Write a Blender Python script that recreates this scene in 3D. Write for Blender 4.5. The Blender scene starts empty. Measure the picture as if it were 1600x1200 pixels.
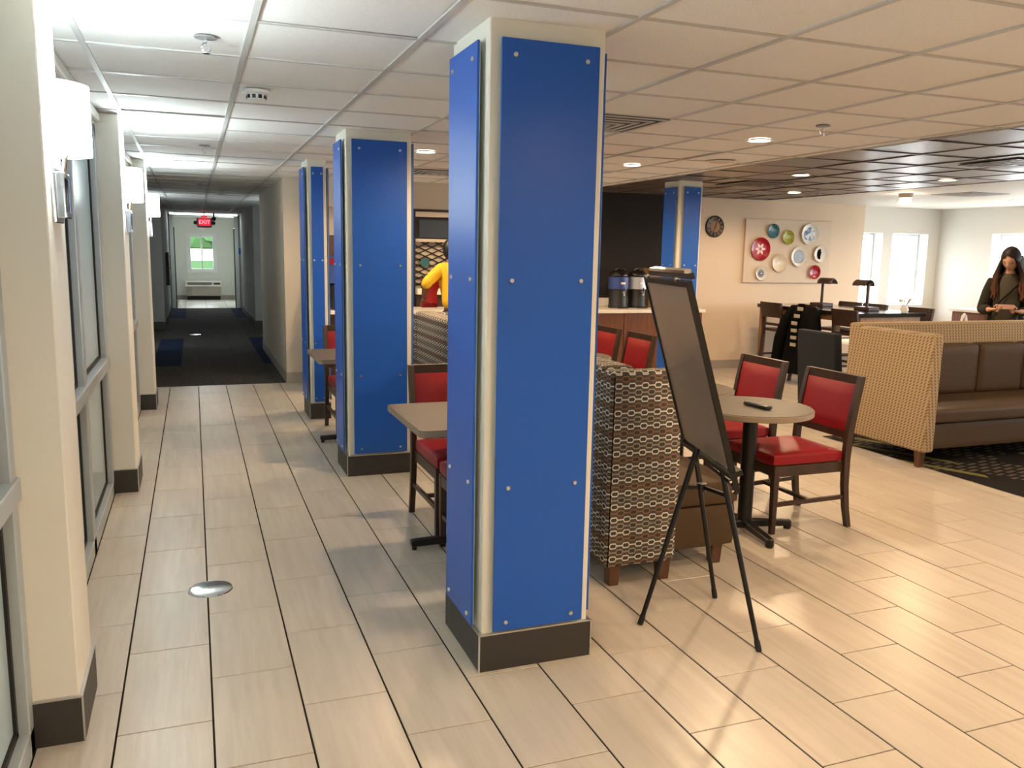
import bpy, bmesh, math, random
from mathutils import Vector, Matrix
random.seed(7)
scene = bpy.context.scene
COL = scene.collection
PI = math.pi

# ------------------------------------------------------------------ camera
CAM_H = 1.603
F_PX, YAW, PITCH, ROLL = 1316.489, 0.36129, 0.15582, 0.01896
cd = bpy.data.cameras.new('camera'); cam = bpy.data.objects.new('camera', cd); COL.objects.link(cam)
cd.sensor_fit = 'HORIZONTAL'; cd.sensor_width = 36.0; cd.lens = F_PX / 1600 * 36.0
cd.clip_start = 0.05; cd.clip_end = 300
_f = Vector((math.sin(YAW) * math.cos(PITCH), math.cos(YAW) * math.cos(PITCH), -math.sin(PITCH)))
_r = Vector((math.cos(YAW), -math.sin(YAW), 0)); _u = _r.cross(_f)
_R = _r * math.cos(ROLL) + _u * math.sin(ROLL); _U = -_r * math.sin(ROLL) + _u * math.cos(ROLL)
cam.matrix_world = Matrix(((_R.x, _U.x, -_f.x, 0), (_R.y, _U.y, -_f.y, 0), (_R.z, _U.z, -_f.z, CAM_H), (0, 0, 0, 1)))
scene.camera = cam

# ------------------------------------------------------------------ world, exposure
world = bpy.data.worlds.new('overcast_sky'); scene.world = world; world.use_nodes = True
wb = world.node_tree.nodes['Background']; wb.inputs[0].default_value = (0.90, 0.95, 1.0, 1); wb.inputs[1].default_value = 6.5
vs = scene.view_settings
vs.view_transform = 'Standard'; vs.look = 'None'; vs.exposure = 1.05; vs.gamma = 1.0; vs.use_curve_mapping = False
WARM = (1.0, 0.695, 0.41); COOL = (0.80, 0.97, 1.0)
DOWN_W, SCONCE_W, CORR_W = 50.0, 15.0, 8.0
ZC = 2.39                                            # ceiling height

# ------------------------------------------------------------------ node helper
class X:
    """a socket with arithmetic"""
    t = None
    def __init__(s, sock): s.s = sock
    @staticmethod
    def m(op, *a):
        n = X.t.nodes.new('ShaderNodeMath'); n.operation = op
        for i, v in enumerate(a):
            if isinstance(v, X): X.t.links.new(v.s, n.inputs[i])
            else: n.inputs[i].default_value = v
        return X(n.outputs[0])
    def __add__(s, o): return X.m('ADD', s, o)
    def __radd__(s, o): return X.m('ADD', o, s)
    def __sub__(s, o): return X.m('SUBTRACT', s, o)
    def __rsub__(s, o): return X.m('SUBTRACT', o, s)
    def __mul__(s, o): return X.m('MULTIPLY', s, o)
    def __rmul__(s, o): return X.m('MULTIPLY', o, s)
    def __truediv__(s, o): return X.m('DIVIDE', s, o)
    def __lt__(s, o): return X.m('LESS_THAN', s, o)
    def __gt__(s, o): return X.m('GREATER_THAN', s, o)
    def floor(s): return X.m('FLOOR', s)
    def fract(s): return X.m('FRACT', s)
    def abs(s): return X.m('ABSOLUTE', s)
    def mod(s, k): return X.m('FLOORED_MODULO', s, k)

def xmix(fac, a, b):
    n = X.t.nodes.new('ShaderNodeMix'); n.data_type = 'RGBA'
    for i, v in ((0, fac), (6, a), (7, b)):
        if isinstance(v, X): X.t.links.new(v.s, n.inputs[i])
        elif i == 0: n.inputs[0].default_value = v
        else: n.inputs[i].default_value = (*v, 1)
    return X(n.outputs[2])

def xnoise(scale, detail=3, rough=.5, vec=None, stretch=None, coord='Object'):
    nt = X.t
    if vec is None:
        tc = nt.nodes.new('ShaderNodeTexCoord'); vec = tc.outputs[coord]
    if stretch:
        mp = nt.nodes.new('ShaderNodeMapping'); mp.inputs['Scale'].default_value = stretch
        nt.links.new(vec, mp.inputs['Vector']); vec = mp.outputs[0]
    n = nt.nodes.new('ShaderNodeTexNoise'); n.inputs['Scale'].default_value = scale
    n.inputs['Detail'].default_value = detail; n.inputs['Roughness'].default_value = rough
    nt.links.new(vec, n.inputs['Vector'])
    return X(n.outputs[0])

def uvxy():
    tc = X.t.nodes.new('ShaderNodeTexCoord'); sp = X.t.nodes.new('ShaderNodeSeparateXYZ')
    X.t.links.new(tc.outputs['UV'], sp.inputs[0])
    return X(sp.outputs[0]), X(sp.outputs[1])

def objxyz():
    tc = X.t.nodes.new('ShaderNodeTexCoord'); sp = X.t.nodes.new('ShaderNodeSeparateXYZ')
    X.t.links.new(tc.outputs['Object'], sp.inputs[0])
    return X(sp.outputs[0]), X(sp.outputs[1]), X(sp.outputs[2])

def ramp01(x, a, b):
    n = X.t.nodes.new('ShaderNodeMapRange'); n.inputs[1].default_value = a; n.inputs[2].default_value = b
    X.t.links.new(x.s, n.inputs[0]); return X(n.outputs[0])

M = {}
def mat(name, col=(.5, .5, .5), rough=.5, metal=0.0, spec=.5, emis=None, es=0.0, coat=0.0, build=None, bump=None):
    m = bpy.data.materials.new(name); m.use_nodes = True; nt = m.node_tree; X.t = nt
    b = nt.nodes['Principled BSDF']
    b.inputs['Base Color'].default_value = (*col, 1); b.inputs['Roughness'].default_value = rough
    b.inputs['Metallic'].default_value = metal; b.inputs['Specular IOR Level'].default_value = spec
    if coat: b.inputs['Coat Weight'].default_value = coat; b.inputs['Coat Roughness'].default_value = .08
    if emis: b.inputs['Emission Color'].default_value = (*emis, 1); b.inputs['Emission Strength'].default_value = es
    if build:
        c = build()
        if c is not None: nt.links.new(c.s, b.inputs['Base Color'])
    if bump:
        scale, dist, st = bump
        n = nt.nodes.new('ShaderNodeBump'); n.inputs['Strength'].default_value = st; n.inputs['Distance'].default_value = dist
        h = xnoise(scale, 4); nt.links.new(h.s, n.inputs['Height']); nt.links.new(n.outputs[0], b.inputs['Normal'])
    M[name] = m; return m

def objrandom():
    n = X.t.nodes.new('ShaderNodeObjectInfo'); return X(n.outputs['Random'])

def tile_col():
    r = objrandom()
    tc = X.t.nodes.new('ShaderNodeTexCoord'); g = X.t.nodes.new('ShaderNodeNewGeometry')
    cb = X.t.nodes.new('ShaderNodeCombineXYZ'); X.t.links.new((r * 40).s, cb.inputs[2])
    ad = X.t.nodes.new('ShaderNodeVectorMath'); ad.operation = 'ADD'
    X.t.links.new(g.outputs['Position'], ad.inputs[0]); X.t.links.new(cb.outputs[0], ad.inputs[1])
    s = xnoise(1.0, 6, .62, vec=ad.outputs[0], stretch=(26, 1.6, 1))
    s2 = xnoise(1.0, 3, .5, vec=ad.outputs[0], stretch=(5, 1.1, 1))
    c = xmix(ramp01(s, .38, .72), (.565, .50, .415), (.43, .375, .31))
    c = xmix(ramp01(s2, .35, .75) * .55, c, (.47, .415, .345))
    return xmix(r * .22, c, (.60, .53, .44))
mat('floor_tile', rough=.30, spec=.5, build=tile_col)
mat('grout', (.020, .016, .012), .95, 0, .1)
mat('paint_cream', (.74, .72, .64), .65, bump=(120, .001, .15))
mat('paint_white', (.72, .71, .66), .6)
mat('paint_beige', (.60, .52, .42), .7, bump=(150, .001, .15))
mat('paint_plate_wall', (.72, .585, .44), .7, bump=(150, .001, .15))
mat('paint_corridor', (.34, .335, .315), .75)
mat('paint_dark', (.022, .019, .017), .75, 0, .2)
mat('base_dark', (.034, .031, .028), .5)
mat('base_taupe', (.36, .31, .26), .5)
mat('trim_metal', (.55, .55, .54), .3, .9)
mat('blue_glass', (.014, .098, .46), .36, 0, .34)
mat('panel_edge', (.38, .52, .50), .25)
mat('screw_metal', (.62, .63, .64), .32, 1.0)
mat('chrome', (.75, .76, .78), .12, 1.0)
mat('alu', (.42, .465, .485), .42, .25)
mat('window_white', (.72, .80, .86), .4)
mat('gasket', (.008, .008, .009), .6)
mat('frosted_glass', (.43, .55, .60), .25, 0, .5)
mat('ceil_tile', (.66, .645, .62), .9, build=lambda: xmix(ramp01(xnoise(160, 2), .45, .75), (.82, .81, .79), (.72, .71, .69)), bump=(220, .002, .25))
mat('ceil_grid', (.52, .515, .50), .5)
mat('plenum', (.02, .018, .016), .9)
mat('brown_tile', (.12, .085, .062), .34, .35, build=lambda: xmix(objrandom() * .6, (.105, .075, .055), (.19, .14, .105)))
mat('brown_grid', (.10, .075, .06), .4, .4)
mat('red_leather', (.235, .006, .010), .45, 0, .3, bump=(90, .002, .12))
def wood(c1, c2, sx=30, sy=30, sz=3):
    return lambda: xmix(ramp01(xnoise(1.0, 5, .6, stretch=(sx, sy, sz)), .35, .7), c1, c2)
mat('chair_wood', rough=.42, build=wood((.050, .024, .013), (.026, .013, .008)))
mat('leg_wood', rough=.45, build=wood((.11, .045, .018), (.06, .025, .012)))
mat('oak', rough=.5, build=wood((.36, .20, .085), (.25, .13, .05)))
mat('cab_wood', rough=.42, build=wood((.19, .072, .030), (.12, .042, .018)))
mat('dark_wood', rough=.4, build=wood((.045, .020, .013), (.022, .011, .008)))
mat('laminate', rough=.5, spec=.3, build=wood((.078, .056, .041), (.058, .041, .030), 4, 40, 40))
mat('laminate_grey', rough=.48, spec=.3, build=wood((.088, .075, .058), (.068, .057, .044), 4, 40, 40))
mat('laminate_edge', (.26, .20, .145), .5)
mat('black_metal', (.010, .0095, .009), .42, .3)
mat('black_plastic', (.012, .012, .012), .4)
mat('black_gloss', (.012, .011, .012), .1)
mat('grey_plastic', (.25, .25, .26), .4)
mat('white_top', (.82, .78, .70), .3)
mat('white_plastic', (.78, .78, .76), .4)
mat('silver_band', (.55, .58, .64), .3, .5)
mat('blue_band', (.03, .055, .22), .35)
mat('brown_leather', (.070, .044, .023), .52, 0, .16, bump=(60, .003, .2))
mat('charcoal_fabric', (.020, .024, .029), .8, 0, .15)
mat('black_fabric', (.004, .004, .0042), .9, 0, .08)
mat('rubber', (.01, .01, .01), .7)
mat('metal_board', (.55, .48, .41), .30, .75)
mat('outdoor_paving', (.55, .54, .52), .9)
mat('grass', (.12, .30, .09), .95, 0, 0, build=lambda: xmix(xnoise(3, 4), (.022, .052, .022), (.034, .070, .032)))
mat('leaf', (.05, .16, .04), .9, 0, .05, build=lambda: xmix(xnoise(2, 5), (.02, .06, .02), (.045, .11, .04)))
mat('fence_white', (.9, .9, .88), .6)

def hexfab():
    u, v = uvxy()
    ph, pw = .0325, .070
    vv = v / ph; row = vv.floor(); av = (vv - row - .5).abs()
    uu = u / pw + row.mod(2) * .5; fu = (uu.fract() - .5).abs()
    sl = fu + av * .28
    outer = (av < .46) * (sl < .325); inner = (av < .27) * (sl < .235)
    conn = (av < .10) * (1 - outer)
    line = outer - inner
    line = line + conn
    r6 = row.mod(4)
    lc = xmix(row.mod(2), (.66, .62, .51), (.34, .285, .205))
    lc = xmix((r6 > 2.5) * (r6 < 3.5), lc, (.27, .14, .070))
    bg = xmix(xnoise(400, 1, coord='UV') , (.072, .065, .056), (.100, .088, .075))
    c = xmix(inner, bg, (.062, .056, .050))
    return xmix(line, c, lc)
mat('hex_fabric', rough=.85, spec=.2, build=hexfab)
def herringfab():
    u, v = uvxy()
    ph, pw = .0250, .034
    vv = v / ph; row = vv.floor(); fv = vv - row
    uu = u / pw + row * .12 + fv * .62
    d = (uu.fract() < .48) * (fv > .20)
    c = xmix(d, (.43, .335, .215), (.175, .115, .062))
    return xmix(xnoise(300, 2, coord='UV') * .4, c, (.28, .20, .12))
mat('beige_weave', rough=.85, spec=.2, build=herringfab)
def corr_carpet(a, b):
    def f():
        s = xnoise(1, 4, .7, stretch=(60, 4, 1)); r = objrandom()
        c = xmix(ramp01(s, .3, .7), a, b)
        return xmix(r * .45, c, tuple(x * .55 for x in a))
    return f
mat('carpet_grey', rough=.95, spec=.1, build=corr_carpet((.080, .072, .064), (.036, .033, .031)))
mat('carpet_blue', rough=.95, spec=.1, build=corr_carpet((.007, .016, .046), (.004, .009, .027)))
def lobby_carpet():
    x, y, z = objxyz()
    a = x * .8 + y * .35; b = y * .9 - x * .22
    w1 = (xnoise(1.6, 2) > .52)
    thin = ((b * 19).fract() < .55) * ((a * 7 + (b * 19).floor() * .37).fract() < .68)
    strip = ((a * 4.2).fract() < .26) * (xnoise(1.3, 0, stretch=(1, .35, 1)) > .50)
    g = xnoise(40, 3)
    c = xmix(g * .5, (.010, .008, .006), (.022, .017, .012))
    c = xmix(thin * w1 * .8, c, (.115, .095, .070))
    return xmix(strip, c, xmix(g, (.12, .115, .035), (.21, .19, .07)))
mat('lobby_carpet', rough=.95, spec=.1, build=lobby_carpet)
def glassmat(name, tint=(1, 1, 1)):
    m = bpy.data.materials.new(name); m.use_nodes = True; nt = m.node_tree; nt.nodes.clear()
    o = nt.nodes.new('ShaderNodeOutputMaterial'); mx = nt.nodes.new('ShaderNodeMixShader')
    t = nt.nodes.new('ShaderNodeBsdfTransparent'); g = nt.nodes.new('ShaderNodeBsdfGlossy')
    t.inputs[0].default_value = (*tint, 1); g.inputs['Roughness'].default_value = .03; mx.inputs[0].default_value = .06
    nt.links.new(t.outputs[0], mx.inputs[1]); nt.links.new(g.outputs[0], mx.inputs[2]); nt.links.new(mx.outputs[0], o.inputs[0]); M[name] = m
glassmat('window_glass')
mat('lamp_glow', (1, 1, 1), .5, emis=(1.0, .80, .55), es=14.0)
mat('shade_glow', (1, 1, 1), .5, emis=(.88, .98, 1.0), es=13.0)
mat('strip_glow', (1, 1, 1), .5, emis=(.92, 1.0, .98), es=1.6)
mat('exit_red', (.6, .02, .03), .5, emis=(1.0, .02, .045), es=.55)

# ------------------------------------------------------------------ mesh helper
class MB:
    def __init__(s): s.bm = bmesh.new()
    def _add(s, vs, fs):
        v = [s.bm.verts.new(p) for p in vs]
        for f in fs:
            try: s.bm.faces.new([v[i] for i in f])
            except ValueError: pass
        return v
    def box(s, x0, x1, y0, y1, z0, z1, bev=0, seg=2, mtx=None):
        b = bmesh.new(); bmesh.ops.create_cube(b, size=1)
        for v in b.verts: v.co = Vector(((x0 + x1) / 2 + v.co.x * (x1 - x0), (y0 + y1) / 2 + v.co.y * (y1 - y0), (z0 + z1) / 2 + v.co.z * (z1 - z0)))
        if bev: bmesh.ops.bevel(b, geom=b.edges[:], offset=bev, segments=seg, profile=.5, affect='EDGES')
        return s.merge(b, mtx)
    def merge(s, b, mtx=None):
        if mtx is not None: bmesh.ops.transform(b, matrix=mtx, verts=b.verts)
        me = bpy.data.meshes.new('t'); b.to_mesh(me); b.free(); s.bm.from_mesh(me); bpy.data.meshes.remove(me); return s
    def beam(s, a, b, w, d, up=(0, 0, 1), w2=None, d2=None, bev=0):
        """tapered rectangular bar from a to b"""
        a, b = Vector(a), Vector(b); ax = (b - a).normalized(); upv = Vector(up)
        if abs(ax.dot(upv)) > .98: upv = Vector((0, 1, 0))
        sx = ax.cross(upv).normalized(); sy = sx.cross(ax)
        w2 = w if w2 is None else w2; d2 = d if d2 is None else d2
        p = []
        for c, ww, dd in ((a, w, d), (b, w2, d2)):
            p += [c + sx * i * ww / 2 + sy * j * dd / 2 for i, j in ((-1, -1), (1, -1), (1, 1), (-1, 1))]
        bb = bmesh.new(); v = [bb.verts.new(q) for q in p]
        for f in ((3, 2, 1, 0), (4, 5, 6, 7), (0, 1, 5, 4), (1, 2, 6, 5), (2, 3, 7, 6), (3, 0, 4, 7)): bb.faces.new([v[i] for i in f])
        if bev: bmesh.ops.bevel(bb, geom=bb.edges[:], offset=bev, segments=1, affect='EDGES')
        return s.merge(bb)
    def tube(s, pts, r, n=10, caps=True, closed=False):
        pts = [Vector(p) for p in pts]; rs = r if isinstance(r, (list, tuple)) else [r] * len(pts)
        rings = []; prev = None
        for i, p in enumerate(pts):
            if closed: t = pts[(i + 1) % len(pts)] - pts[i - 1]
            else: t = pts[min(i + 1, len(pts) - 1)] - pts[max(i - 1, 0)]
            t.normalize()
            if prev is None:
                ref = Vector((0, 0, 1)) if abs(t.z) < .9 else Vector((1, 0, 0))
                n1 = t.cross(ref).normalized()
            else: n1 = (prev - t * prev.dot(t)).normalized()
            prev = n1; n2 = t.cross(n1)
            rings.append([s.bm.verts.new(p + (n1 * math.cos(2 * PI * k / n) + n2 * math.sin(2 * PI * k / n)) * rs[i]) for k in range(n)])
        m = len(rings)
        for i in range(m if closed else m - 1):
            a, b = rings[i], rings[(i + 1) % m]
            for k in range(n): s.bm.faces.new((a[k], a[(k + 1) % n], b[(k + 1) % n], b[k]))
        if caps and not closed:
            s.bm.faces.new(rings[0][::-1]); s.bm.faces.new(rings[-1])
        return s
    def lathe(s, prof, c=(0, 0, 0), n=24, axis='z', sx=1, sy=1):
        """prof: list of (r, h); closed at ends when r == 0"""
        c = Vector(c); rings = []
        def pt(r, h, a):
            q = (r * math.cos(a) * sx, r * math.sin(a) * sy, h)
            if axis == 'z': v = Vector(q)
            elif axis == 'y': v = Vector((q[0], -q[2], q[1]))      # h grows toward -y
            else: v = Vector((q[2], q[0], q[1]))
            return c + v
        for r, h in prof:
            if r < 1e-6: rings.append([s.bm.verts.new(pt(0, h, 0))])
            else: rings.append([s.bm.verts.new(pt(r, h, 2 * PI * k / n)) for k in range(n)])
        for a, b in zip(rings, rings[1:]):
            for k in range(n):
                k2 = (k + 1) % n
                if len(a) == 1 and len(b) == 1: continue
                if len(a) == 1: s.bm.faces.new((a[0], b[k], b[k2]))
                elif len(b) == 1: s.bm.faces.new((a[k], b[0], a[k2]))
                else: s.bm.faces.new((a[k], b[k], b[k2], a[k2]))
        return s
    def prism(s, poly, h0, h1, plane='xy', at=None):
        """extrude a polygon; plane 'xy' h is z, 'xz' h is y, 'yz' h is x"""
        def P(a, b, h): return (a, b, h) if plane == 'xy' else (a, h, b) if plane == 'xz' else (h, a, b)
        n = len(poly)
        vs = [P(a, b, h0) for a, b in poly] + [P(a, b, h1) for a, b in poly]
        s._add(vs, [list(range(n))[::-1], list(range(n, 2 * n))] + [(i, (i + 1) % n, n + (i + 1) % n, n + i) for i in range(n)])
        return s
    def mesh(s, name, material, smooth=None, uv=False, off=None):
        bm = s.bm
        bmesh.ops.recalc_face_normals(bm, faces=bm.faces)
        if off is not None: bmesh.ops.translate(bm, vec=-Vector(off), verts=bm.verts)
        me = bpy.data.meshes.new(name)
        if uv:
            l = bm.loops.layers.uv.new('UVMap')
            for f in bm.faces:
                n = f.normal; k = max(range(3), key=lambda i: abs(n[i]))
                for lp in f.loops:
                    c = lp.vert.co
                    lp[l].uv = (c.y, c.z) if k == 0 else (c.x, c.z) if k == 1 else (c.x, c.y)
        if smooth is not None:
            for f in bm.faces: f.smooth = True
            for e in bm.edges:
                if len(e.link_faces) == 2 and e.calc_face_angle(0) > math.radians(smooth): e.smooth = False
        bm.to_mesh(me); bm.free(); me.materials.append(material if not isinstance(material, str) else M[material])
        return me
    def build(s, name, material, parent=None, world=False, smooth=None, uv=False):
        off = wloc(parent) if (world and parent is not None) else None
        return link(name, s.mesh(name, material, smooth, uv, off), parent)

def wloc(o):
    v = Vector((0, 0, 0))
    while o is not None: v += o.location; o = o.parent
    return v
def link(name, me, parent=None, loc=None):
    o = bpy.data.objects.new(name, me); COL.objects.link(o)
    if parent is not None: o.parent = parent
    if loc is not None: o.location = loc
    return o
def tag(o, label, cat, group=None):
    o['label'] = label; o['category'] = cat
    if group: o['group'] = group
    return o
def thing(name, label, cat, loc=(0, 0, 0), rz=0, group=None):
    o = bpy.data.objects.new(name, None); COL.objects.link(o); o.empty_display_size = .1
    o.location = loc; o.rotation_euler = (0, 0, rz); return tag(o, label, cat, group)
def struct(o): o['kind'] = 'structure'; return o
def sempty(name, loc=(0, 0, 0)):
    o = bpy.data.objects.new(name, None); COL.objects.link(o); o.location = loc; return struct(o)
KIDS = {}
def copy_tree(root, loc, rz, label, group=None):
    def rec(o, par):
        c = o.copy(); COL.objects.link(c); c.parent = par
        for ch in o.children: rec(ch, c)
        return c
    r = rec(root, None); r.location = loc; r.rotation_euler = (0, 0, rz); r['label'] = label
    if group: r['group'] = group
    return r
def bx(name, m, x0, x1, y0, y1, z0, z1, parent=None, bev=0, world=True, uv=False, seg=2, smooth=None):
    return MB().box(x0, x1, y0, y1, z0, z1, bev, seg).build(name, m, parent, world=world, uv=uv, smooth=smooth)
def vis(x, y, z, mx=60):
    d = Vector((x, y, z - CAM_H)); w = d.dot(_f)
    if w < .2: return None
    px = 800 + F_PX * d.dot(_R) / w; py = 600 - F_PX * d.dot(_U) / w
    return (-mx < px < 1600 + mx and -mx < py < 1200 + mx) and w

# ================================================================== FLOOR
TX0, TW, TL, TY0 = -.2948, .302, .599, 2.25
floor = bx('floor', 'grout', -.9, 11.45, -3.2, 10.6, -.12, -.003); struct(floor)
G = .0045
def tile_mb(w, l, t=.010, ch=.0015):
    mb = MB(); x, y = w / 2, l / 2
    lo = [(-x, -y, -t), (x, -y, -t), (x, y, -t), (-x, y, -t)]; mi = [(-x, -y, -ch), (x, -y, -ch), (x, y, -ch), (-x, y, -ch)]
    to = [(-x + ch, -y + ch, 0), (x - ch, -y + ch, 0), (x - ch, y - ch, 0), (-x + ch, y - ch, 0)]
    mb._add(lo + mi + to, [(3, 2, 1, 0), (8, 9, 10, 11)] + [(i, (i + 1) % 4, 4 + (i + 1) % 4, 4 + i) for i in range(4)] + [(4 + i, 4 + (i + 1) % 4, 8 + (i + 1) % 4, 8 + i) for i in range(4)])
    return mb
tile_cache = {}
def tile_mesh(name, w, l, m, t=.010, ch=.0015):
    k = (name, round(w, 3), round(l, 3))
    if k not in tile_cache: tile_cache[k] = tile_mb(w, l, t, ch).mesh(name, m)
    return tile_cache[k]
pieces = []
for (ax0, ax1, ay0, ay1) in ((-.53, 5.28, -3.1, 10.255), (5.28, 11.20, 6.0, 10.42)):
    for k in range(-1, 39):
        x0, x1 = TX0 + k * TW, TX0 + (k + 1) * TW
        x0, x1 = max(x0, ax0), min(x1, ax1)
        if x1 - x0 < .02: continue
        off = 0 if k % 2 == 0 else TL / 2
        for j in range(-10, 15):
            y0 = TY0 + off + j * TL; y1 = y0 + TL
            a, b = max(y0, ay0), min(y1, ay1)
            if b - a < .02: continue
            pieces.append((x0, x1, a, b))
def piece_rank(p):
    w = [vis(x, y, 0) for x in (p[0], p[1]) for y in (p[2], p[3])]
    w = [q for q in w if q]
    return min(w) if w else 1e3 + abs(p[2])
pieces.sort(key=piece_rank)
rest = MB()
for i, (x0, x1, y0, y1) in enumerate(pieces):
    if i < 300 and piece_rank((x0, x1, y0, y1)) < 900:
        link('floor_tile', tile_mesh('floor_tile', x1 - x0 - G - .0022, y1 - y0 - G, 'floor_tile'), floor, ((x0 + x1) / 2, (y0 + y1) / 2, 0))
    else:
        b = tile_mb(x1 - x0 - G - .0022, y1 - y0 - G).bm
        rest.merge(b, Matrix.Translation(((x0 + x1) / 2, (y0 + y1) / 2, 0)))
o = rest.build('floor_tile_field', 'floor_tile', floor); o['kind'] = 'stuff'
bx('metal_edge', 'trim_metal', 5.276, 5.284, -3.1, 6.0, -.02, .002, floor)
lc = bx('floor_carpet', 'lobby_carpet', 5.284, 11.22, -3.1, 6.0, -.05, .004); struct(lc)
bx('threshold', 'trim_metal', -.7, 1.0, 10.255, 10.275, -.02, .002, floor)

# ================================================================== CORRIDOR FLOOR
cf = bx('floor_corridor', 'carpet_grey', -1.0, 1.9, 10.275, 23.4, -.12, -.006); struct(cf)
cw = .36
for c in range(-2, 8):
    for r in range(0, 15):
        x0 = -.56 + c * cw; y0 = 10.277 + r * .9 - (.45 if c % 2 else 0)
        y1 = y0 + .9; y0 = max(y0, 10.277); y1 = min(y1, 23.39)
        if y1 - y0 < .05: continue
        blue = (c in (0, 4) and (12.4 < (y0 + y1) / 2 < 15.9 or 19.8 < (y0 + y1) / 2 < 23.2))
        link('carpet_tile', tile_mesh('carpet_tile', cw - .002, y1 - y0 - .002, 'carpet_blue' if blue else 'carpet_grey') if not blue else
             tile_mesh('carpet_tile_blue', cw - .002, y1 - y0 - .002, 'carpet_blue'), cf, (x0 + cw / 2, (y0 + y1) / 2, 0))
ef = bx('floor_vestibule', 'grout', -.75, 1.35, 23.4, 27.5, -.12, -.003); struct(ef)
for i in range(4):
    for j in range(7):
        link('floor_tile', tile_mesh('vest_tile', .52, .58, 'white_top'), ef, (-.49 + i * .525, 23.70 + j * .585, 0))

# ================================================================== CEILING
ceiling = bx('ceiling', 'plenum', -1.1, 11.5, -3.2, 10.7, 2.62, 2.72); struct(ceiling)
CX0, CY0, CS = .2311, 3.2881, .61
def ceil_area(parent, ax0, ax1, ay0, ay1, m, gm, z, tname, rname, gw=.024, rec=.007, xs0=CX0, ys0=CY0, holes=()):
    xs = sorted({ax0, ax1} | {round(xs0 + i * CS, 4) for i in range(-4, 40) if ax0 + .03 < xs0 + i * CS < ax1 - .03})
    ys = sorted({ay0, ay1} | {round(ys0 + i * CS, 4) for i in range(-14, 50) if ay0 + .03 < ys0 + i * CS < ay1 - .03})
    rest = MB(); nrest = 0
    for a, b in zip(xs, xs[1:]):
        for c, d in zip(ys, ys[1:]):
            cx, cy = (a + b) / 2, (c + d) / 2
            seen = any(vis(x, y, z, 20) for x in (a, b) for y in (c, d))
            w, l = b - a - .006, d - c - .006
            if seen:
                o = link(tname, tile_mesh(tname + gm, w, l, m, .014, .001), parent, (cx, cy, z + rec + .014))
                if random.random() < .07 and tname == 'ceiling_tile': o.location.z += .004; o.rotation_euler = (random.uniform(-.006, .006), random.uniform(-.006, .006), 0)
                if tname == 'metal_ceiling_tile': o.rotation_euler = (random.uniform(-.008, .008), random.uniform(-.010, .010), 0)
            else:
                rest.merge(tile_mb(w, l, .014, .001).bm, Matrix.Translation((cx, cy, z + rec + .014))); nrest += 1
    if nrest:
        o = rest.build(tname + '_field', m, parent); o['kind'] = 'stuff'
    else: rest.bm.free()
    for x in xs: bx(rname, gm, x - gw / 2, x + gw / 2, ay0, ay1, z, z + .008, parent)
    for y in ys: bx(rname.replace('runner', 'cross_bar'), gm, ax0, ax1, y - gw * .42, y + gw * .42, z + .0012, z + .007, parent)
ceil_area(ceiling, -.53, 4.63, -3.1, 10.18, 'ceil_tile', 'ceil_grid', ZC, 'ceiling_tile', 'grid_runner')
bx('drywall_ceiling', 'paint_white', 7.66, 11.24, -3.1, 10.46, ZC, ZC + .03, ceiling)
ceil_area(ceiling, 4.63, 7.66, -3.1, 10.18, 'brown_tile', 'brown_grid', ZC, 'metal_ceiling_tile', 'brown_grid_runner', gw=.016, xs0=4.63)
cc = bx('ceiling_corridor', 'plenum', -1.1, 1.95, 10.3, 27.6, 2.60, 2.7); struct(cc)
ceil_area(cc, -.95, 1.75, 10.20, 23.35, 'ceil_tile', 'ceil_grid', ZC, 'ceiling_tile', 'grid_runner', ys0=CY0)
bx('ceiling_slab', 'paint_white', -.75, 1.35, 23.4, 27.5, 2.42, 2.6, cc)

# ================================================================== WALLS
# left wall: storefront with frosted panes between piers
wl = sempty('wall_left', (-.53, 0, 0))
bx('bulkhead', 'paint_white', -.80, -.53, -3.1, 10.25, 2.315, 2.62, wl)
bx('crown_moulding', 'paint_white', -.532, -.50, -3.1, 10.25, 2.335, 2.385, wl, .008)
bx('backing', 'paint_dark', -.86, -.80, -3.1, 10.25, 0, 2.62, wl)
piers = [(-.15, .21), (2.865, 3.215), (5.875, 6.29), (8.875, 9.27)]
bays = [(-3.1, -.15), (.21, 2.865), (3.215, 5.875), (6.29, 8.875), (9.27, 10.25)]
FX, GX = -.530, -.572                                # frame face, glass face
for n, (a, b) in enumerate(bays):
    w = sempty('window_%d' % (n + 1), (FX, a, 0))
    if b - a < 1.2: ms = [a, b - .07]
    elif n == 2: ms = [a, 4.66, b - .07]
    else: ms = [a, a + (b - a) * .52, b - .07]
    for i, y in enumerate(ms):
        bx('mullion', 'alu', -.66, FX, y, y + (.07 if i in (0, len(ms) - 1) else .10), 0, 2.315, w, .004, seg=1)
    for z0, z1, nm, x1 in ((0, .085, 'bottom_rail', FX), (.825, .895, 'middle_rail', FX + .012), (2.25, 2.315, 'top_rail', FX)):
        bx(nm, 'alu', -.66, x1, a, b, z0, z1, w, .004, seg=1)
    for i in range(len(ms) - 1):
        y0 = ms[i] + (.07 if i == 0 else .10); y1 = ms[i + 1]
        for z0, z1 in ((.085, .825), (.895, 2.25)):
            p = bx('frosted_pane', 'frosted_glass', GX - .03, GX, y0 - .005, y1 + .005, z0 - .005, z1 + .005, w)
            g = MB()
            t = .022
            g.box(GX, GX + .010, y0, y0 + t, z0, z1).box(GX, GX + .010, y1 - t, y1, z0, z1).box(GX, GX + .010, y0, y1, z0, z0 + t).box(GX, GX + .010, y0, y1, z1 - t, z1)
            g.build('gasket', 'gasket', p, world=True)
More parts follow.
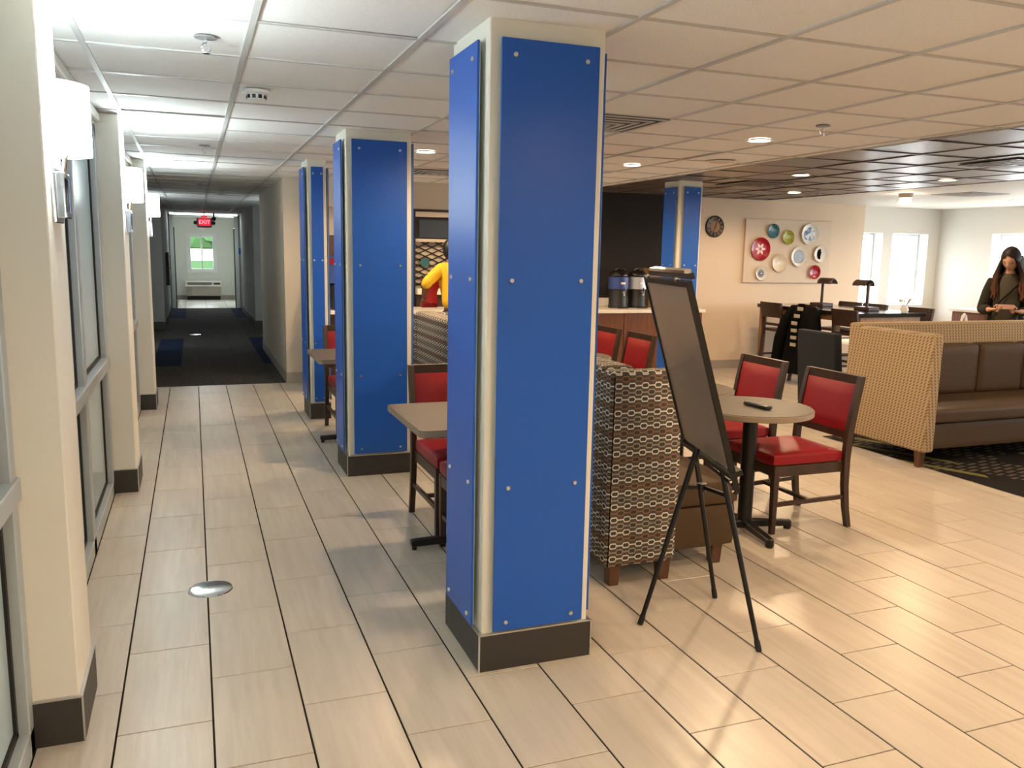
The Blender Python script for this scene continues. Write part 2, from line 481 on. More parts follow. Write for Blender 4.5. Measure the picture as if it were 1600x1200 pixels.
for n, (a, b) in enumerate(piers):
    p = bx('wall_pier', 'paint_cream', -.70, -.398, a, b, 0, ZC + .005, bev=.004, seg=1); struct(p)
    q = bx('baseboard', 'base_dark', -.53, -.386, a - .012, b + .012, 0, .152, p, world=False)
    bx('trim_cap', 'trim_metal', -.53, -.386, a - .012, b + .012, .152, .158, p, world=False)
    m = MB(); m.box(-.390, -.3845, a - .0135, a - .008, 0, .158); m.build('corner_trim', 'trim_metal', p)

# back walls
wb_ = sempty('wall_back', (1.0, 10.2, 0))
bx('pier_face', 'paint_beige', 1.0, 1.22, 10.25, 13.9, 0, 2.62, wb_)
bx('pier_base', 'base_taupe', .992, 1.225, 10.24, 13.9, 0, .13, wb_, .003, seg=1)
bx('buffet_upper_wall', 'paint_beige', 1.22, 4.35, 10.05, 10.35, 2.08, 2.62, wb_)
bx('buffet_wall', 'paint_beige', 1.22, 4.35, 10.2, 10.35, 0, 2.08, wb_)
bx('dark_wall', 'paint_dark', 4.35, 6.12, 10.12, 10.35, 0, 2.62, wb_)
bx('plate_wall', 'paint_plate_wall', 6.12, 9.46, 10.2, 10.72, 0, 2.62, wb_)
bx('baseboard', 'base_taupe', 6.12, 9.468, 10.19, 10.2, 0, .12, wb_)
# far right wall with two windows (reveals 0.3 deep)
wy0, wy1 = 10.45, 10.72
def wall_with_openings(name, m, axis, lo, hi, t0, t1, opens, z1=2.62):
    """axis 'x': wall runs along x (thickness in y)"""
    o = sempty(name, (lo, t0, 0) if axis == 'x' else (t0, lo, 0))
    def B(nm, a, b, z0, zz):
        if b - a < 1e-4 or zz - z0 < 1e-4: return
        if axis == 'x': bx(nm, m, a, b, t0, t1, z0, zz, o)
        else: bx(nm, m, t0, t1, a, b, z0, zz, o)
    e = lo
    for a, b, z0, zz in opens:
        B('wall_panel', e, a, 0, z1); B('wall_sill', a, b, 0, z0); B('wall_header', a, b, zz, z1); e = b
    B('wall_panel', e, hi, 0, z1)
    return o
wall_with_openings('wall_back_window', 'paint_white', 'x', 9.46, 11.45, wy0, wy1, [(9.52, 10.08, .88, 2.0), (10.27, 11.0, .88, 2.0)])
RO = [(-1.6, .2, .9, 2.0), (.8, 2.6, .9, 2.0), (3.2, 5.0, .9, 2.0), (5.4, 7.0, .9, 2.0), (7.75, 9.47, .9, 2.0)]
wall_with_openings('wall_right', 'paint_white', 'y', -3.2, 10.72, 11.22, 11.49, RO)
nwin = 6
def window(axis, a, b, z0, z1, t):
    global nwin
    if axis == 'x': w = sempty('window_%d' % nwin, (a, t, z0)); R = lambda nm, m, p, q, y, yy, s, e: bx(nm, m, p, q, t + y, t + yy, s, e, w)
    else: w = sempty('window_%d' % nwin, (t, a, z0)); R = lambda nm, m, p, q, y, yy, s, e: bx(nm, m, t + y, t + yy, p, q, s, e, w)
    nwin += 1; f = .035
    R('window_frame', 'window_white', a, a + f, -.03, .03, z0, z1); R('window_frame', 'window_white', b - f, b, -.03, .03, z0, z1)
    R('window_frame', 'window_white', a + f, b - f, -.03, .03, z0, z0 + f); R('window_frame', 'window_white', a + f, b - f, -.03, .03, z1 - f, z1)
    R('pane', 'window_glass', a + f, b - f, -.004, .004, z0 + f, z1 - f)
for a, b, z0, z1 in [(9.52, 10.08, .88, 2.0), (10.27, 11.0, .88, 2.0)]: window('x', a, b, z0, z1, 10.66)
for a, b, z0, z1 in RO: window('y', a, b, z0, z1, 11.43)
struct(bx('wall_front', 'paint_beige', -.9, 11.45, -3.3, -3.1, 0, 2.62))

# corridor walls
wcl = sempty('wall_corridor_left', (-.6, 10.25, 0))
bx('wall_panel', 'paint_corridor', -1.05, -.53, 10.25, 10.45, 0, 2.62, wcl)
bx('wall_panel', 'paint_corridor', -.80, -.66, 10.45, 14.0, 0, 2.62, wcl)
bx('wall_panel', 'paint_corridor', -1.05, -.95, 14.0, 17.6, 0, 2.62, wcl)
bx('wall_panel', 'paint_corridor', -1.05, -.545, 17.6, 22.6, 0, 2.62, wcl)
bx('wall_panel', 'paint_corridor', -1.05, -.66, 22.6, 23.4, 0, 2.62, wcl)
bx('baseboard', 'base_dark', -.96, -.535, 17.588, 22.61, 0, .14, wcl)
bx('baseboard', 'base_dark', -.96, -.652, 10.46, 14.01, 0, .14, wcl)
wcr = sempty('wall_corridor_right', (1.1, 13.9, 0))
bx('wall_panel', 'paint_corridor', 1.75, 1.9, 13.9, 17.6, 0, 2.62, wcr)
bx('wall_panel', 'paint_corridor', 1.22, 1.9, 13.7, 13.9, 0, 2.62, wcr)
bx('wall_panel', 'paint_corridor', 1.135, 1.9, 17.6, 22.4, 0, 2.62, wcr)
bx('wall_panel', 'paint_corridor', 1.30, 1.9, 22.4, 23.4, 0, 2.62, wcr)
bx('baseboard', 'base_dark', 1.125, 1.75, 17.588, 22.41, 0, .14, wcr)
bx('baseboard', 'base_dark', 1.29, 1.75, 22.42, 23.39, 0, .14, wcr)
# doorway and vestibule at the far end
dr = sempty('door_1', (.3, 23.4, 0))
bx('wall_panel', 'paint_corridor', -1.05, -.47, 23.4, 23.52, 0, 2.62, dr)
bx('wall_panel', 'paint_corridor', 1.07, 1.9, 23.4, 23.52, 0, 2.62, dr)
bx('door_header', 'paint_corridor', -.47, 1.07, 23.4, 23.52, 2.36, 2.62, dr)
bx('door_casing', 'paint_white', -.53, -.44, 23.37, 23.55, 0, 2.36, dr, .004, seg=1)
bx('door_casing', 'paint_white', 1.04, 1.13, 23.37, 23.55, 0, 2.36, dr, .004, seg=1)
bx('door_stop', 'base_dark', -.44, -.415, 23.44, 23.52, 0, 2.06, dr)
bx('door_stop', 'base_dark', 1.015, 1.04, 23.44, 23.52, 0, 2.06, dr)
wv = wall_with_openings('wall_vestibule_end', 'paint_white', 'x', -.75, 1.35, 27.2, 27.4, [(-.12, .64, .85, 1.92)], 2.42)
struct(bx('wall_vestibule_left', 'paint_white', -.80, -.65, 23.52, 27.2, 0, 2.42)); struct(bx('wall_vestibule_right', 'paint_white', 1.2, 1.35, 23.52, 27.2, 0, 2.42))
bx('baseboard', 'base_taupe', -.65, 1.2, 27.185, 27.2, 0, .13, wv)
w = sempty('window_20', (.26, 27.25, .85))
for a in ((-.12, -.05, .85, 1.92), (.57, .64, .85, 1.92), (-.05, .57, .85, .92), (-.05, .57, 1.85, 1.92), (.24, .28, .92, 1.85)):
    bx('window_frame', 'white_plastic', a[0], a[1], 27.17, 27.27, a[2], a[3], w, .004, seg=1)
bx('pane', 'window_glass', -.05, .24, 27.235, 27.243, .92, 1.85, w); bx('pane', 'window_glass', .28, .57, 27.225, 27.233, .92, 1.85, w)
bx('window_casing', 'white_plastic', -.17, -.12, 27.16, 27.2, .80, 1.97, w); bx('window_casing', 'white_plastic', .64, .69, 27.16, 27.2, .80, 1.97, w)
bx('window_casing', 'white_plastic', -.12, .64, 27.16, 27.2, 1.92, 1.97, w); bx('window_casing', 'white_plastic', -.12, .64, 27.16, 27.2, .80, .85, w)

# outdoors
struct(bx('ground_outdoor', 'outdoor_paving', 11.52, 60, -30, 60, -.3, -.15)); struct(bx('ground_behind', 'outdoor_paving', 1.95, 11.52, 10.75, 60, -.3, -.15))
gm = MB(); gm.prism([(27.5, -.3), (27.5, -.15), (36, -.1), (50, .75), (62, .8), (62, -.3)], -12, 1.95, 'yz')
tag(gm.build('lawn', 'grass'), 'green lawn bank sloping up outside the corridor end window', 'lawn')['kind'] = 'stuff'
fn = thing('garden_fence', 'white board fence at the top of the lawn outside corridor window', 'fence', (0, 51, .75))
for i in range(16):
    bx('fence_board', 'fence_white', -4 + i * .5, -4 + i * .5 + .49, 51, 51.04, .765, 1.42, fn, .01, seg=1)
hd = MB()
for i in range(26):
    b = bmesh.new(); bmesh.ops.create_icosphere(b, subdivisions=2, radius=random.uniform(.7, 1.2))
    for v in b.verts: v.co *= random.uniform(.82, 1.12)
    hd.merge(b, Matrix.Translation((-6 + i * .5 + random.uniform(-.2, .2), 58.5 + random.uniform(-.6, .6), random.uniform(1.6, 3.0))))
tag(hd.build('hedge', 'leaf'), 'tall leafy green hedge behind the white board fence', 'hedge')

# ================================================================== COLUMNS
def column(x0, x1, y0, y1, label, mx=.035, my=.045, rows=(2.275, 1.50, .73, .20), so=.030, th=.009):
    c = thing('paneled_column', label, 'column', ((x0 + x1) / 2, (y0 + y1) / 2, 0), group='blue panelled columns')
    bx('shaft', 'paint_cream', x0, x1, y0, y1, 0, ZC + .012, c, .004, seg=1)
    sk = .014; t = .165
    for nm, a in (('skirt_board', (x0 - sk, x1 + sk, y0 - sk, y0, 0, t - .02)), ('skirt_board', (x0 - sk, x0, y0, y1, 0, t - .02)),
                  ('skirt_board', (x1, x1 + sk, y0, y1, 0, t - .02)), ('skirt_board', (x0 - sk, x1 + sk, y1, y1 + sk, 0, t - .02))):
        bx(nm, 'base_dark', *a, parent=c)
    m = MB(); m.box(x0 - sk, x1 + sk, y0 - sk, y0, t - .02, t - .014).box(x0 - sk, x1 + sk, y1, y1 + sk, t - .02, t - .014).box(x0 - sk, x0, y0, y1, t - .02, t - .014).box(x1, x1 + sk, y0, y1, t - .02, t - .014)
    for X_ in (x0 - sk, x1 + sk): m.box(X_ - .003, X_ + .003, y0 - sk - .003, y0 - sk + .003, 0, t - .014)
    m.build('skirt_trim', 'trim_metal', c, world=True)
    for face in ('-y', '+y', '-x', '+x'):
        lo, hi = (x0 + mx, x1 - mx) if face[1] == 'y' else (y0 + my, y1 - my)
        pos = {'-y': y0 - so, '+y': y1 + so, '-x': x0 - so, '+x': x1 + so}[face]; sg = -1 if face[0] == '-' else 1
        def R(nm, mt, a, b, d0, d1, z0, z1, par, bev=0):
            d0, d1 = sorted((pos - sg * d0, pos - sg * d1))
            if face[1] == 'y': return bx(nm, mt, a, b, d0, d1, z0, z1, par, bev, seg=1)
            return bx(nm, mt, d0, d1, a, b, z0, z1, par, bev, seg=1)
        p = R('blue_panel', 'blue_glass', lo, hi, 0, th, .165, 2.33, c, .0015)
        R('backing_edge', 'panel_edge', lo + .004, hi - .004, th, th + .004, .169, 2.326, p)
        ins = min(.05, (hi - lo) * .16)
        for z in rows:
            for q in (lo + ins, hi - ins):
                s = MB()
                pr_ = [(0, -.018), (.0085, -.018), (.0085, .0045), (.0075, .006), (0, .006)] if face == '-y' else [(0, -.018), (.0085, -.018), (.0085, .0045), (.0075, .006), (0, .006)]
                if face[1] == 'y':
                    s.lathe([(r, h * (-sg)) for r, h in pr_] if sg > 0 else pr_, (q, pos, z), 12, 'y')
                else: s.lathe([(r, h * sg) for r, h in pr_], (pos, q, z), 12, 'x')
                s.build('screw', 'screw_metal', p, world=True, smooth=35)
    return c
column(.985, 1.428, 2.885, 3.32, 'large blue panelled column nearest the camera, beside the easel')
column(.988, 1.437, 5.86, 6.27, 'blue panelled column in the middle of the corridor row', rows=(2.27, 1.49, .72, .20))
column(1.0, 1.168, 8.01, 8.44, 'narrow blue panelled column farthest along the corridor row', mx=.03, rows=(2.27, 1.49, .72, .20))
column(4.97, 5.245, 8.10, 8.44, 'blue panelled column by the coffee counter under the brown ceiling', mx=.035, rows=(2.27, 1.49, .72, .20))

# ================================================================== LAMPS
def sconce(y, label, w=SCONCE_W):
    s = thing('wall_sconce', label, 'wall lamp', (-.398, y, 1.66), group='drum sconces on the left piers')
    # chrome back plate: open rectangular frame
    b = MB(); b.box(-.398, -.388, y - .085, y + .085, 1.665, 1.835, .003, 1); b.build('back_plate', 'chrome', s, world=True)
    f = MB()
    for a in ((-.072, -.050, 1.68, 1.82), (.050, .072, 1.68, 1.82), (-.05, .05, 1.68, 1.70), (-.05, .05, 1.80, 1.82)):
        f.box(-.388, -.362, y + a[0], y + a[1], a[2], a[3], .003, 1)
    f.build('frame', 'chrome', s, world=True)
    MB().tube([(-.372, y, 1.81), (-.365, y, 1.86), (-.352, y, 1.90), (-.352, y, 1.96)], .007, 8).build('arm', 'chrome', s, world=True, smooth=40)
    # half-drum shade, open above and below
    sh = MB(); n = 28; H0, H1 = 1.875, 2.085; th = .004
    def P(k, r): a = -PI / 2 + PI * k / n; return (-.397 + (.112 + r) * math.cos(a), y + (.128 + r) * math.sin(a))
    vs = []
    for k in range(n + 1):
        xo, yo = P(k, 0); xi, yi = P(k, -th); vs += [(xo, yo, H0), (xo, yo, H1), (xi, yi, H1), (xi, yi, H0)]
    fs = []
    for k in range(n):
        for i in range(4): fs.append((k * 4 + i, k * 4 + (i + 1) % 4, k * 4 + 4 + (i + 1) % 4, k * 4 + 4 + i))
    fs += [(0, 1, 2, 3), (n * 4 + 3, n * 4 + 2, n * 4 + 1, n * 4)]
    sh._add(vs, fs); sh.build('shade', 'shade_glow', s, world=True, smooth=40)
    bl = MB(); bl.lathe([(0, 1.955), (.012, 1.955), (.016, 1.97), (.026, 2.0), (.028, 2.02), (.018, 2.042), (0, 2.048)], (-.345, y, 0), 14)
    bl.build('bulb', 'shade_glow', s, world=True, smooth=60)
    l = bpy.data.lights.new('sconce_light', 'POINT'); l.energy = w; l.color = COOL; l.shadow_soft_size = .03
    lo = bpy.data.objects.new('sconce_light', l); COL.objects.link(lo); lo.parent = s; lo.location = (.05, 0, .41)
sconce(3.045, 'glowing white drum sconce on the nearest cream pier')
sconce(6.085, 'glowing white drum sconce on the second pier along the left wall')
sconce(9.07, 'glowing white drum sconce on the farthest pier by the carpet edge')
sconce(.03, 'white drum sconce on the pier beside the camera')

def downlight(x, y, label, spot=172, w=DOWN_W, z=ZC, lens='lamp_glow', r=.075):
    d = thing('downlight', label, 'ceiling light', (x, y, z), group='recessed ceiling downlights')
    MB().lathe([(r + .018, 0), (r + .02, -.004), (r + .016, -.008), (r, -.006), (r - .004, .0), (r - .004, .006)], (0, 0, 0), 28).build('trim_ring', 'white_plastic', d, smooth=40)
    MB().lathe([(0, -.004), (r - .006, -.004), (r - .006, .004), (0, .004)], (0, 0, 0), 28).build('lens', lens, d)
    l = bpy.data.lights.new('downlight_lamp', 'SPOT'); l.energy = w; l.color = WARM; l.spot_size = math.radians(spot); l.spot_blend = .5; l.shadow_soft_size = .06
    o = bpy.data.objects.new('downlight_lamp', l); COL.objects.link(o); o.parent = d; o.location = (0, 0, -.02)
for x, y, lb in ((1.80, 6.84, 'lit downlight in white ceiling seen between the two nearest blue columns'),
                 (3.72, 6.90, 'lit downlight in white ceiling just right of the large blue column'),
                 (3.67, 5.00, 'lit downlight in white ceiling nearest the camera'),
                 (5.54, 6.86, 'lit downlight in brown ceiling, left of the group'),
                 (6.98, 8.75, 'lit downlight in brown ceiling above the plate wall'),
                 (7.07, 6.54, 'lit downlight in brown ceiling at the far right'),
                 (10.15, 8.26, 'lit downlight near the corner window on the right'),
                 (1.95, 1.00, 'downlight in white ceiling behind the camera, left'), (3.95, 2.45, 'downlight in white ceiling over the round tables'),
                 (3.70, 1.10, 'downlight in white ceiling behind the camera, right'), (1.85, 4.90, 'downlight in white ceiling over the benches'),
                 (5.9, 2.9, 'downlight in brown ceiling before the sofa'), (7.3, 3.9, 'downlight in brown ceiling right of the sofa'),
                 (1.9, -.9, 'downlight in white ceiling far behind the camera, left'), (3.7, -.9, 'downlight in white ceiling far behind the camera, right'), (.4, -1.2, 'downlight in white ceiling behind the camera along the left wall'),
                 (1.85, 8.75, 'downlight in white ceiling before the buffet'), (3.72, 8.8, 'downlight in white ceiling by the dark wall')):
    downlight(x, y, lb)
# surface lamp on the far white ceiling
t = thing('ceiling_lamp', 'small surface ceiling lamp with taupe neck near the plate wall', 'ceiling light', (8.16, 8.15, ZC))
MB().lathe([(0, 0), (.085, 0), (.08, -.05), (.055, -.065), (0, -.065)], n=20).build('neck', 'base_taupe', t, smooth=40)
MB().lathe([(.0, -.06), (.05, -.06), (.075, -.095), (.078, -.115), (.0, -.125)], n=20).build('bulb', 'lamp_glow', t, smooth=50)
# emissive bar and area light added to imitate sconce glow on corridor ceiling
t = thing('ceiling_glow_bar', 'added white bar imitating sconce glow across the corridor ceiling before the end door', 'ceiling light', (.28, 22.3, ZC))
bx('housing', 'white_plastic', -.50, 1.08, 22.2, 22.4, ZC - .012, ZC, t)  # upper slab of the added glow bar, not a real fixture
bx('glow_slab', 'strip_glow', -.49, 1.07, 22.21, 22.39, ZC - .05, ZC - .012, t, .012)
l = bpy.data.lights.new('ceiling_glow_light', 'AREA'); l.shape = 'RECTANGLE'; l.size = 1.5; l.size_y = .14; l.energy = 5; l.color = COOL
lo = bpy.data.objects.new('ceiling_glow_light', l); COL.objects.link(lo); lo.parent = t; lo.location = (0, 0, -.06)
def wallglow(x, y, side, label, w, zz=1.95):
    s = thing('wall_sconce', label, 'wall lamp', (x, y, zz), group='sconces in the corridor recesses')
    MB().box(0 if side > 0 else -.01, .01 if side > 0 else 0, -.06, .06, -.2, -.06, .002, 1).build('back_plate', 'chrome', s)
    h = MB(); n = 20; vs = []; fs = []
    for k in range(n + 1):
        a = -PI / 2 + PI * k / n
        for r, z in ((0, -.1), (0, .1), (-.004, .1), (-.004, -.1)): vs.append((side * (.1 + r) * math.cos(a), (.12 + r) * math.sin(a), z))
    for k in range(n):
        for i in range(4): fs.append((k * 4 + i, k * 4 + (i + 1) % 4, k * 4 + 4 + (i + 1) % 4, k * 4 + 4 + i))
    h._add(vs, fs); h.build('shade', 'shade_glow', s, smooth=40)
    l = bpy.data.lights.new('sconce_light', 'POINT'); l.energy = w; l.color = COOL; l.shadow_soft_size = .03
    lo = bpy.data.objects.new('sconce_light', l); COL.objects.link(lo); lo.parent = s; lo.location = (side * .05, 0, .06)
wallglow(1.75, 14.9, -1, 'glowing sconce in the right corridor recess', CORR_W)
wallglow(-.95, 14.9, 1, 'glowing sconce in the left corridor recess', CORR_W)
wallglow(1.2, 25.2, -1, 'bright sconce on the right wall of the end vestibule', 26, 2.0)

# ================================================================== CEILING FITTINGS
def sprinkler(x, y, label):
    s = thing('fire_sprinkler', label, 'sprinkler', (x, y, ZC), group='ceiling fire sprinklers')
    MB().lathe([(0, .002), (.042, .002), (.042, -.003), (.012, -.006), (0, -.006)], n=20).build('escutcheon', 'grey_plastic', s, smooth=40)
    MB().tube([(0, 0, -.004), (0, 0, -.02)], .008, 10).build('neck', 'chrome', s, smooth=40)
    f = MB()
    for sg in (-1, 1): f.tube([(sg * .006, 0, -.018), (sg * .015, 0, -.03), (sg * .013, 0, -.048), (sg * .002, 0, -.056)], .0028, 6)
    f.build('frame_arms', 'chrome', s, smooth=40)
    MB().lathe([(0, -.056), (.014, -.056), (.014, -.059), (0, -.059)], n=14).build('deflector', 'chrome', s)
for x, y, lb in ((.077, 3.59, 'chrome fire sprinkler on the corridor ceiling nearest the camera'), (.12, 7.36, 'fire sprinkler second along the corridor ceiling'),
                 (.125, 11.9, 'fire sprinkler above the start of the corridor carpet'), (3.61, 4.30, 'fire sprinkler on the white ceiling before the brown ceiling'),
                 (6.97, 8.28, 'fire sprinkler on the brown ceiling near the plate wall')): sprinkler(x, y, lb)
t = thing('smoke_detector', 'white round smoke detector on the corridor ceiling', 'smoke detector', (.335, 4.66, ZC))
MB().lathe([(0, 0), (.068, 0), (.07, -.012), (.055, -.022), (0, -.022)], n=28).build('base', 'white_plastic', t, smooth=40)
MB().lathe([(.050, -.022), (.047, -.040), (.032, -.052), (0, -.054)], n=28).build('dome', 'white_plastic', t, smooth=40)
for k in range(10):
    a = 2 * PI * k / 10
    MB().box(-.009, .009, -.002, .002, -.009, .009, mtx=Matrix.Translation((.0485 * math.cos(a), .0485 * math.sin(a), -.033)) @ Matrix.Rotation(a + PI / 2, 4, 'Z')).build('vent_slot', 'black_plastic', t)
t = thing('smoke_detector', 'small round smoke detector far along the corridor ceiling', 'smoke detector', (.42, 13.2, ZC))
MB().lathe([(0, 0), (.068, 0), (.066, -.02), (.045, -.045), (0, -.05)], n=20).build('base', 'white_plastic', t, smooth=40)
t = thing('ceiling_speaker', 'flat round speaker grille on the white ceiling by the brown ceiling edge', 'speaker', (4.22, 6.26, ZC))
MB().lathe([(.125, 0), (.127, -.006), (.112, -.008), (.108, -.004)], n=32).build('rim', 'ceil_tile', t, smooth=40)
MB().lathe([(0, -.005), (.108, -.005), (.108, .0), (0, 0)], n=32).build('grille', 'paint_beige', t)
def vent(x, y, s, label, dark=True, m='ceil_grid'):
    v = thing('ceiling_vent', label, 'air vent', (x, y, ZC), group='square ceiling air vents')
    bx('backing', 'black_plastic', -s, s, -s, s, -.001, .002, v, world=False)
    for i, r in enumerate((1.0, .78, .56, .34)):
        a = s * r; w = s * .085; z0 = -.004 - i * .003
        f = MB(); f.box(-a, a, -a, -a + w, z0 - .004, z0).box(-a, a, a - w, a, z0 - .004, z0).box(-a, -a + w, -a + w, a - w, z0 - .004, z0).box(a - w, a, -a + w, a - w, z0 - .004, z0)
        f.build('louver_frame', m, v)
    bx('centre_plate', m, -s * .14, s * .14, -s * .14, s * .14, -.018, -.014, v, world=False)
vent(2.37, 4.80, .30, 'square ceiling air vent just right of the large blue column')
vent(2.36, 8.62, .28, 'square ceiling air vent seen between the two nearest blue columns')
vent(5.84, 8.0, .30, 'square air vent in the brown ceiling near the coffee column', m='brown_tile')
vent(8.80, 7.80, .30, 'square air vent in the white ceiling toward the windows')
vent(6.3, 5.2, .28, 'square air vent in the brown ceiling over the sofa', m='brown_tile')

# exit sign
t = thing('exit_sign', 'red lit EXIT sign with two emergency lamps at the corridor end', 'sign', (.29, 21.6, 2.0))
MB().prism([(.10, 2.15), (.135, 2.03), (.445, 2.03), (.48, 2.15), (.455, 2.25), (.125, 2.25)], 21.58, 21.62, 'xz').build('housing', 'grey_plastic', t, world=True)
bx('red_face', 'exit_red', .155, .425, 21.574, 21.58, 2.075, 2.235, t)
bx('canopy', 'exit_red', .22, .36, 21.57, 21.63, 2.26, 2.30, t, .004, seg=1)
MB().tube([(.29, 21.6, 2.30), (.29, 21.6, ZC)], .012, 8).build('stem', 'grey_plastic', t, world=True)
for sx in (-1, 1):
    m = MB(); m.lathe([(0, -.03), (.035, -.03), (.042, .0), (.042, .05), (0, .05)], (.29 + sx * .205, 21.6, 2.14), 16, 'y'); m.build('emergency_lamp', 'black_plastic', t, world=True, smooth=40)
def text_mesh(name, body, size, m, parent, mtx, ext=.002, align='CENTER'):
    cu = bpy.data.curves.new(name, 'FONT'); cu.body = body; cu.size = size; cu.extrude = ext; cu.align_x = align; cu.align_y = 'CENTER'; cu.resolution_u = 2
    o = bpy.data.objects.new('tmp', cu); COL.objects.link(o)
    dg = bpy.context.evaluated_depsgraph_get(); me = bpy.data.meshes.new_from_object(o.evaluated_get(dg))
    bpy.data.objects.remove(o); bpy.data.curves.remove(cu)
    me.transform(mtx); me.materials.clear(); me.materials.append(M[m]); me.name = name
    return link(name, me, parent)
mat('letter_red_glow', (.6, .1, .1), .8, spec=.1, emis=(1.0, .20, .24), es=1.6)
text_mesh('lettering', 'EXIT', .125, 'letter_red_glow', t, Matrix.Translation(Vector((.29, 21.571, 2.153)) - wloc(t)) @ Matrix.Rotation(PI / 2, 4, 'X'))
t = thing('dome_camera', 'small black dome camera on the ceiling beside the EXIT sign', 'camera', (.51, 21.9, ZC))
MB().tube([(0, 0, -.12), (0, 0, 0)], .02, 10).build('stem', 'black_plastic', t)
MB().lathe([(0, -.10), (.05, -.10), (.052, -.14), (.035, -.18), (0, -.195)], n=20).build('dome', 'black_gloss', t, smooth=50)
# room sign and door hardware in the corridor
t = bx('room_sign', 'blue_glass', 1.10, 1.28, 23.385, 23.399, 1.40, 1.56, bev=.003, seg=1); tag(t, 'small blue sign on the wall right of the corridor end doorway', 'sign')
t = thing('wall_cabinet', 'dark narrow cabinet with chrome handle on the left corridor wall', 'cabinet', (-.545, 19.8, .9))
bx('body', 'base_dark', -.545, -.48, 19.6, 20.3, .75, 1.45, t, .005, seg=1)
MB().tube([(-.48, 19.66, 1.40), (-.455, 19.66, 1.38), (-.455, 19.66, 1.12), (-.48, 19.66, 1.10)], .012, 8).build('handle', 'chrome', t, world=True, smooth=40)

# ================================================================== FLOOR PLATES
for x, y, lb, z in ((.021, 4.035, 'round polished metal floor plate on the tiles near the first pier', .0), (-.015, 16.34, 'round shiny metal floor plate on the corridor carpet', .0)):
    t = thing('floor_plate', lb, 'floor plate', (x, y, z), group='round metal floor plates')
    MB().lathe([(0, .006), (.085, .006), (.098, .004), (.101, .0)], n=40).build('disc', 'chrome', t, smooth=30)
    MB().lathe([(0, .009), (.009, .009), (.010, .006)], n=14).build('screw', 'chrome', t, smooth=30)
# PTAC unit
t = thing('wall_air_conditioner', 'beige wall air conditioner under the corridor end window', 'air conditioner', (.27, 27.18, .05))
bx('cabinet', 'base_taupe', -.22, .76, 26.93, 27.18, .12, .40, t, .012)
bx('top_grille_housing', 'paint_cream', -.24, .78, 26.90, 27.18, .40, .56, t, .02)
bx('foot', 'paint_dark', -.2, .74, 26.98, 27.18, 0, .12, t)
for i in range(7): bx('grille_slat', 'base_dark', -.18, .50, 26.895, 26.9, .455 + i * .010, .460 + i * .010, t)
bx('control_panel', 'base_dark', .56, .74, 26.895, 26.9, .46, .52, t)

# ================================================================== RED CHAIRS
def cushion(name, m, x0, x1, y0, y1, z0, z1, parent, r=.03, crown=.012, world=False, uv=False, n=8):
    """rounded upholstered block with a crowned top"""
    b = bmesh.new(); bmesh.ops.create_cube(b, size=1)
    bmesh.ops.subdivide_edges(b, edges=b.edges[:], cuts=n - 1, use_grid_fill=True)
    sx, sy, sz = x1 - x0, y1 - y0, z1 - z0
    for v in b.verts:
        p = Vector((v.co.x * sx, v.co.y * sy, v.co.z * sz)); h = Vector((sx / 2 - r, sy / 2 - r, sz / 2 - r))
        q = Vector((max(-h.x, min(h.x, p.x)), max(-h.y, min(h.y, p.y)), max(-h.z, min(h.z, p.z)))); d = p - q
        # snap the inner grid close to the border for a proper round
        if d.length > 1e-6: p = q + d.normalized() * r
        if v.co.z > .1: p.z += crown * (1 - (2 * v.co.x) ** 2) * (1 - (2 * v.co.y) ** 2)
        v.co = p + Vector(((x0 + x1) / 2, (y0 + y1) / 2, (z0 + z1) / 2))
    mb = MB(); mb.merge(b); return mb.build(name, m, parent, world=world, smooth=50, uv=uv)

